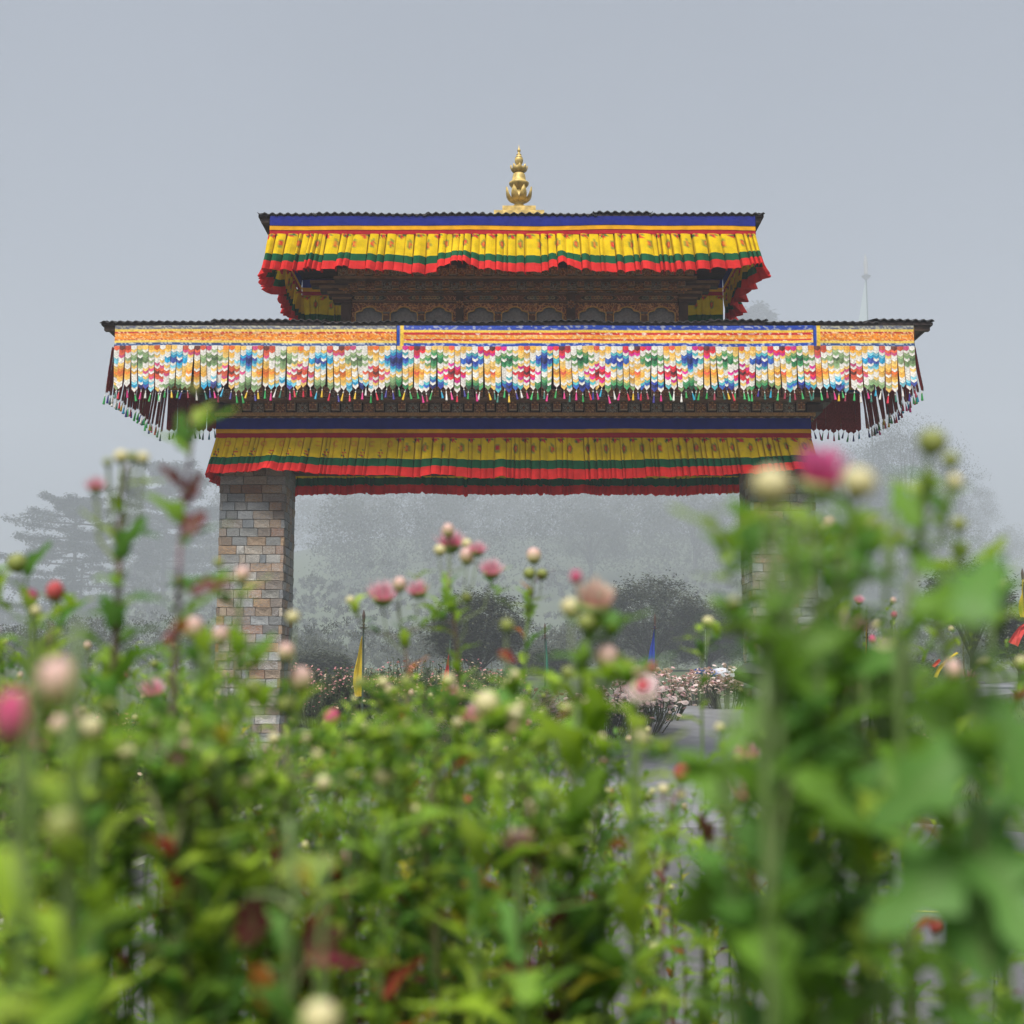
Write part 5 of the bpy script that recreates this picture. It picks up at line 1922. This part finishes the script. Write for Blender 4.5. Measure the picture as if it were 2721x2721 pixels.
chrys('oval cream-yellow bud low in the middle of the bed', .85, [(915, 1350), (912, 1420), (905, 1650)], [(915, 1325, 'bud', 56)], 28, 0.057, seed=13, branches=2)
chrys('very large blurred peach bud near the left edge', .47, [(122, 1340), (128, 1450), (135, 1650)], [(124, 1292, 'bud_pink', 88)], 10, 0.044, seed=14, wide=1.1)
chrys('very large blurred pink bud cut by the left edge', .43, [(28, 1420), (40, 1520), (50, 1700)], [(28, 1362, 'bud_hot', 96)], 9, 0.044, seed=15, wide=1.1)
chrys('round cream bud right of the large peach bud', .72, [(170, 1395), (172, 1480), (180, 1680)], [(170, 1374, 'bud', 52)], 17, 0.048, seed=16, wide=1.1)
chrys('pink flower with white petal tips in the left half of the bed', .85, [(336, 1455), (338, 1520), (340, 1700)], [(337, 1425, 'half', 76), (396, 1438, 'green', 42)], 26, 0.057, seed=17, branches=2, autumn=(('maroon',), .12), stemcol=(.12, .05, .05))
chrys('tall leafy plant with a small pink flower and yellow buds, left of the stone pillar', .95, [(240, 880), (228, 960), (224, 1100), (214, 1300), (205, 1560)],
      [(182, 916, 'half', 40), (230, 862, 'bud', 32), (268, 864, 'bud', 28), (205, 872, 'green', 20), (252, 862, 'green', 24)], 50, 0.054, seed=18, stem_r=.0026, stemcol=(.12, .07, .05))
chrys('tall purple-stemmed plant with maroon leaves in front of the stone pillar', .86, [(368, 740), (362, 830), (345, 960), (338, 1070), (334, 1180), (320, 1450)],
      [(368, 735, 'green', 22)], 16, 0.046, seed=19, stemcol=(.10, .045, .06),
      big=[(348, 950, 30, -62, 62, 'maroon'), (352, 1010, 36, -70, 75, 'maroon'), (362, 1120, 62, -34, 66, 'maroon'), (340, 1170, 8, 60, 62, 'orange'), (350, 850, -18, -70, 70, None), (345, 920, -36, -40, 56, 'maroon'), (368, 800, 26, -60, 62, 'lime'), (335, 1180, -50, 40, 70, 'red')], low=.1)
chrys('upright pink bud on a bare stem at the far left', 1.15, [(101, 1140), (95, 1190), (88, 1300), (90, 1500)], [(101, 1120, 'bud_red', 38)], 14, 0.057, seed=20, branches=2, stemcol=(.12, .06, .06), low=-.05)
chrys('leafy plant with a pink bud and a yellow-green head at the left edge', 1.2, [(48, 1065), (50, 1120), (55, 1200), (60, 1400)], [(56, 1132, 'bud_hot', 34), (38, 1062, 'green', 44), (70, 1152, 'bud', 22)], 41, 0.063, seed=21, branches=2)
chrys('group of pale peach buds in front of the stone pillar', .95, [(400, 1230), (392, 1300), (380, 1500)], [(365, 1190, 'bud_pink', 44), (416, 1204, 'bud_pink', 38), (392, 1228, 'green', 30)], 32, 0.057, seed=22, branches=2)
chrys('small peach bud level with the pillar stones', 1.05, [(455, 1100), (452, 1150), (445, 1350)], [(456, 1088, 'bud_pink', 32), (414, 1062, 'green', 22)], 28, 0.052, seed=23, branches=2)
chrys('cream-pink bud with a yellow bud above, right of the stone pillar', 1.05, [(568, 1310), (560, 1360), (552, 1560)], [(570, 1286, 'bud_pink', 46), (555, 1164, 'bud', 30), (537, 1234, 'bud_pink', 34), (545, 1330, 'green', 40)], 32, 0.057, seed=24, branches=2)
chrys('single vivid pink bud above the middle-left of the bed', 1.45, [(627, 1380), (622, 1440), (618, 1600)], [(627, 1358, 'bud_hot', 34)], 28, 0.052, seed=25, branches=2)
chrys('thin stem with one yellow bud near the blue flag', 1.6, [(1334, 1185), (1332, 1240), (1325, 1400)], [(1335, 1173, 'bud', 26)], 24, 0.046, seed=26, branches=2, autumn=(('orange',), .15))
chrys('pale round bud just above the road gap', .92, [(1207, 1412), (1200, 1470), (1195, 1650)], [(1208, 1392, 'bud', 44)], 20, 0.052, seed=27, branches=2)
chrys('red bud with two small yellow buds over the road gap', 1.3, [(1284, 1482), (1268, 1530), (1258, 1640), (1250, 1800)], [(1285, 1464, 'bud_red', 36), (1252, 1488, 'bud', 24), (1284, 1498, 'bud', 24)], 20, 0.048, seed=28, branches=2, stemcol=(.12, .06, .06))
chrys('small plant with tiny buds beside the road gap', 1.45, [(1236, 1765), (1232, 1810), (1228, 1900)], [(1236, 1788, 'bud', 26)], 12, 0.046, seed=29)
chrys('plant with a crimson leaf low in the middle of the archway', 1.1, [(965, 1270), (955, 1330), (950, 1520)], [(955, 1180, 'green', 30)], 28, 0.055, seed=30, branches=2, big=[(940, 1235, 40, 8, 44, 'red')])
chrys('low plant with magenta and maroon leaves near the bottom edge', .62, [(575, 1640), (560, 1720), (545, 1900)], [], 9, 0.057, seed=31,
      big=[(585, 1815, 105, -38, 112, 'magenta'), (570, 1790, 70, -60, 100, 'maroon'), (470, 1690, 30, 130, 130, 'maroon'), (520, 1660, 70, -40, 110, 'lime'), (560, 1650, 70, 40, 110, 'yellow'), (500, 1820, -10, 110, 120, 'orange')])
chrys('low plant with one wine-red leaf in the bottom middle', .75, [(975, 1720), (980, 1790), (985, 1920)], [], 14, 0.057, seed=32, big=[(985, 1780, 0, 80, 84, 'magenta')])
chrys('low plant with orange-red leaves near the road gap', .95, [(1060, 1540), (1075, 1600), (1080, 1800)], [], 19, 0.052, seed=33, big=[(1015, 1550, -10, 48, 52, 'orange'), (1110, 1595, -6, 44, 50, 'red'), (1145, 1590, 40, -4, 46, 'orange')])
chrys('low plant with cream buds in the lower left', .85, [(318, 1810), (315, 1850), (310, 1920)], [(323, 1786, 'bud', 46), (280, 1790, 'green', 36)], 15, 0.057, seed=34, branches=2)
chrys('low plant with one yellow bud in the lower left', .9, [(180, 1660), (182, 1720), (185, 1880)], [(180, 1637, 'bud', 36)], 24, 0.057, seed=35, branches=2)
chrys('large pale blurred bud at the bottom edge', .5, [(602, 1940), (600, 1990)], [(602, 1922, 'bud', 76)], 4, 0.039, seed=36, wide=1.1)
chrys('pair of dusty pink flowers at the lower left edge', 1.25, [(30, 1700), (36, 1780), (40, 1900)], [(25, 1678, 'half', 36), (37, 1748, 'bud_pink', 34)], 24, 0.052, seed=37, branches=2)
chrys('big faint green bud at the left', .5, [(122, 1590), (126, 1680), (130, 1800)], [(122, 1560, 'green', 74)], 7, 0.048, seed=38, wide=1.1)
chrys('small plant with pink-tipped buds in the bottom right corner', 1.3, [(1812, 1850), (1806, 1900), (1800, 1960)], [(1815, 1836, 'bud_pink', 26), (1790, 1846, 'bud', 16), (1762, 1750, 'bud_red', 24)], 14, 0.046, seed=39)

chrys('tall leafy near stem hiding the inner edge of the hidden pillar', .78, [(1452, 1010), (1458, 1150), (1462, 1400)], [(1450, 1000, 'green', 30)], 14, .046, seed=41, wide=1.2, branches=2, colset=(2, 5, 4, 8))
chrys('tall leafy near stem hiding the middle of the hidden pillar', .72, [(1500, 970), (1508, 1150), (1500, 1400)], [], 34, .048, seed=42, wide=1.35, branches=2, colset=(2, 5, 4, 8))
chrys('tall leafy near stem just right of the hidden pillar', .8, [(1612, 940), (1618, 1100), (1612, 1400)], [(1612, 930, 'bud', 30)], 14, .046, seed=43, wide=1.2, branches=2, colset=(0, 4, 6, 10))
chrys('tall leafy near stem in front of the tall hazy tree', .7, [(1688, 900), (1682, 1080), (1675, 1400)], [], 10, .046, seed=44, wide=1.2, branches=2, colset=(2, 5, 8, 11))
chrys('tall leafy near stem toward the right edge', .75, [(1806, 1000), (1800, 1150), (1790, 1450)], [(1806, 990, 'green', 34)], 11, .046, seed=45, wide=1.2, branches=2, colset=(2, 5, 4))
chrys('tall leafy near stem cut by the right edge', .8, [(1895, 1040), (1890, 1200), (1885, 1500)], [], 12, .046, seed=46, wide=1.2, branches=2, colset=(2, 5, 8, 11))

chrys('dense blurred stem over the middle stones of the hidden pillar', .66, [(1540, 985), (1545, 1150), (1548, 1400)], [], 34, .048, seed=47, wide=1.35, branches=2, colset=(2, 5, 8, 11))
chrys('dense blurred stem over the inner corner of the hidden pillar', .7, [(1450, 1120), (1452, 1240), (1455, 1420)], [], 26, .048, seed=48, wide=1.35, branches=2, colset=(2, 5, 8, 11))
chrys('dense blurred stem over the outer corner of the hidden pillar', .74, [(1575, 960), (1578, 1150), (1580, 1400)], [], 30, .048, seed=49, wide=1.35, branches=2, colset=(2, 5, 8, 11))
chrys('dense blurred stem below the big blurred pink flower', .6, [(1470, 1010), (1472, 1150), (1474, 1400)], [], 28, .048, seed=50, wide=1.35, branches=2, colset=(2, 5, 8, 11))

# ---- the crowd of plants that nothing tells apart
ENV = [(0, 1180), (150, 1200), (300, 1170), (430, 1220), (520, 1340), (600, 1350), (680, 1280), (760, 1275), (850, 1270), (950, 1290), (1050, 1285), (1150, 1355), (1250, 1400),
       (1330, 1360), (1400, 1370), (1440, 1300), (1475, 1160), (1600, 1120), (1720, 1130), (1850, 1160), (1932, 1180)]
r = random.Random(500)
GF = 'chrysanthemum stems crowding the near flower bed'
count = 0
for k in range(460):
    if count >= 248: break
    x = r.uniform(-60, 1990)
    gap = sstep(1170, 1250, x) * (1 - sstep(1350, 1410, x))
    if r.random() < .88 * gap: continue
    if 840 < x < 1190 and r.random() < .12: continue
    if x > 1400: d = r.choice((.7, .9, 1.1, 1.4, 1.9, 2.6)) * r.uniform(.9, 1.1)
    elif x < 450: d = r.choice((.8, 1.1, 1.4, 1.8, 2.4, 3.0)) * r.uniform(.9, 1.15)
    else: d = r.choice((.95, 1.3, 1.6, 1.9, 2.2, 2.6, 3.1)) * r.uniform(.9, 1.1)
    if x > 1400 and r.random() < .5: continue
    if 1130 < x < 1300 and d < 1.6: continue
    if x > 1400 and d < .85: continue
    top = table(ENV, x) + abs(r.gauss(0, 1)) * 150 + (60 if d < 1 else 0)
    if top > 1850: top = r.uniform(1500, 1850)
    dx, dk = r.gauss(0, 38), r.gauss(0, 22)
    stem = [(x, top), (x + dk * .4, top + 50), (x + dx * .5 + dk, top + 130), (x + dx, top + 280), (x + dx * 1.2 - dk, top + 420)]
    heads = []
    if r.random() < .22:
        for q in range(r.choice((1, 1, 2))):
            kd = r.choice(('bud', 'green', 'bud_pink', 'bud_hot', 'half', 'half', 'half', 'bud_red'))
            heads.append((x + r.uniform(-14, 14) * (q + .3) / d, top - r.uniform(0, 24) / d, kd, r.uniform(.0095, .016) * F / d / KP * (1.9 if kd == 'half' else 1)))
    aut = (('orange', 'maroon', 'yellow', 'red', 'lime'), .10 if top < 1450 else .34) if r.random() < .75 else None
    lab = 'leafy ' + ('blurred' if d < 1.05 else ('mid-sized' if d < 1.9 else 'small')) + ' stem ' + (
        ('with ' + dict(bud='cream', green='yellow-green', bud_pink='peach', bud_hot='vivid pink', half='pink-petalled', bud_red='red')[heads[0][2]] + (' buds ' if len(heads) > 1 else ' head ')) if heads else 'without flowers ')
    lab += 'left of the stone pillar' if x < 400 else ('below the stone pillar' if x < 600 else ('under the archway' if x < 980 else ('by the road gap' if x < 1400 else ('before the hidden pillar' if x < 1620 else 'near the right edge'))))
    lab += ', reaching high' if top < 1420 else (', of middling height' if top < 1600 else ', low in the bed')
    chrys(lab, d, stem, heads, branches=r.choice((1, 2, 2, 3, 4)), nleaf=r.randrange(30, 44), leaf=r.uniform(.030, .046), autumn=aut, seed=600 + k,
          joined=(d > 1.0 or count > 140), group=GF, stemcol=r.choice(((.09, .15, .04), (.10, .10, .04), (.08, .13, .035))))
    count += 1

# ================================================================== haze
hz = MB().box(-680, 680, -40, 900, -8, 190)
m = bpy.data.materials.new('fog')
m.use_nodes = True
t = m.node_tree
t.nodes.clear()
out = t.nodes.new('ShaderNodeOutputMaterial')
pv = t.nodes.new('ShaderNodeVolumePrincipled')
pv.inputs['Color'].default_value = (.69, .735, .81, 1)
pv.inputs['Density'].default_value = HAZE_DENSITY
t.links.new(pv.outputs[0], out.inputs['Volume'])
tag(hz.obj('haze', m), 'thin pale fog lying over the whole pass', 'fog', kind='stuff')
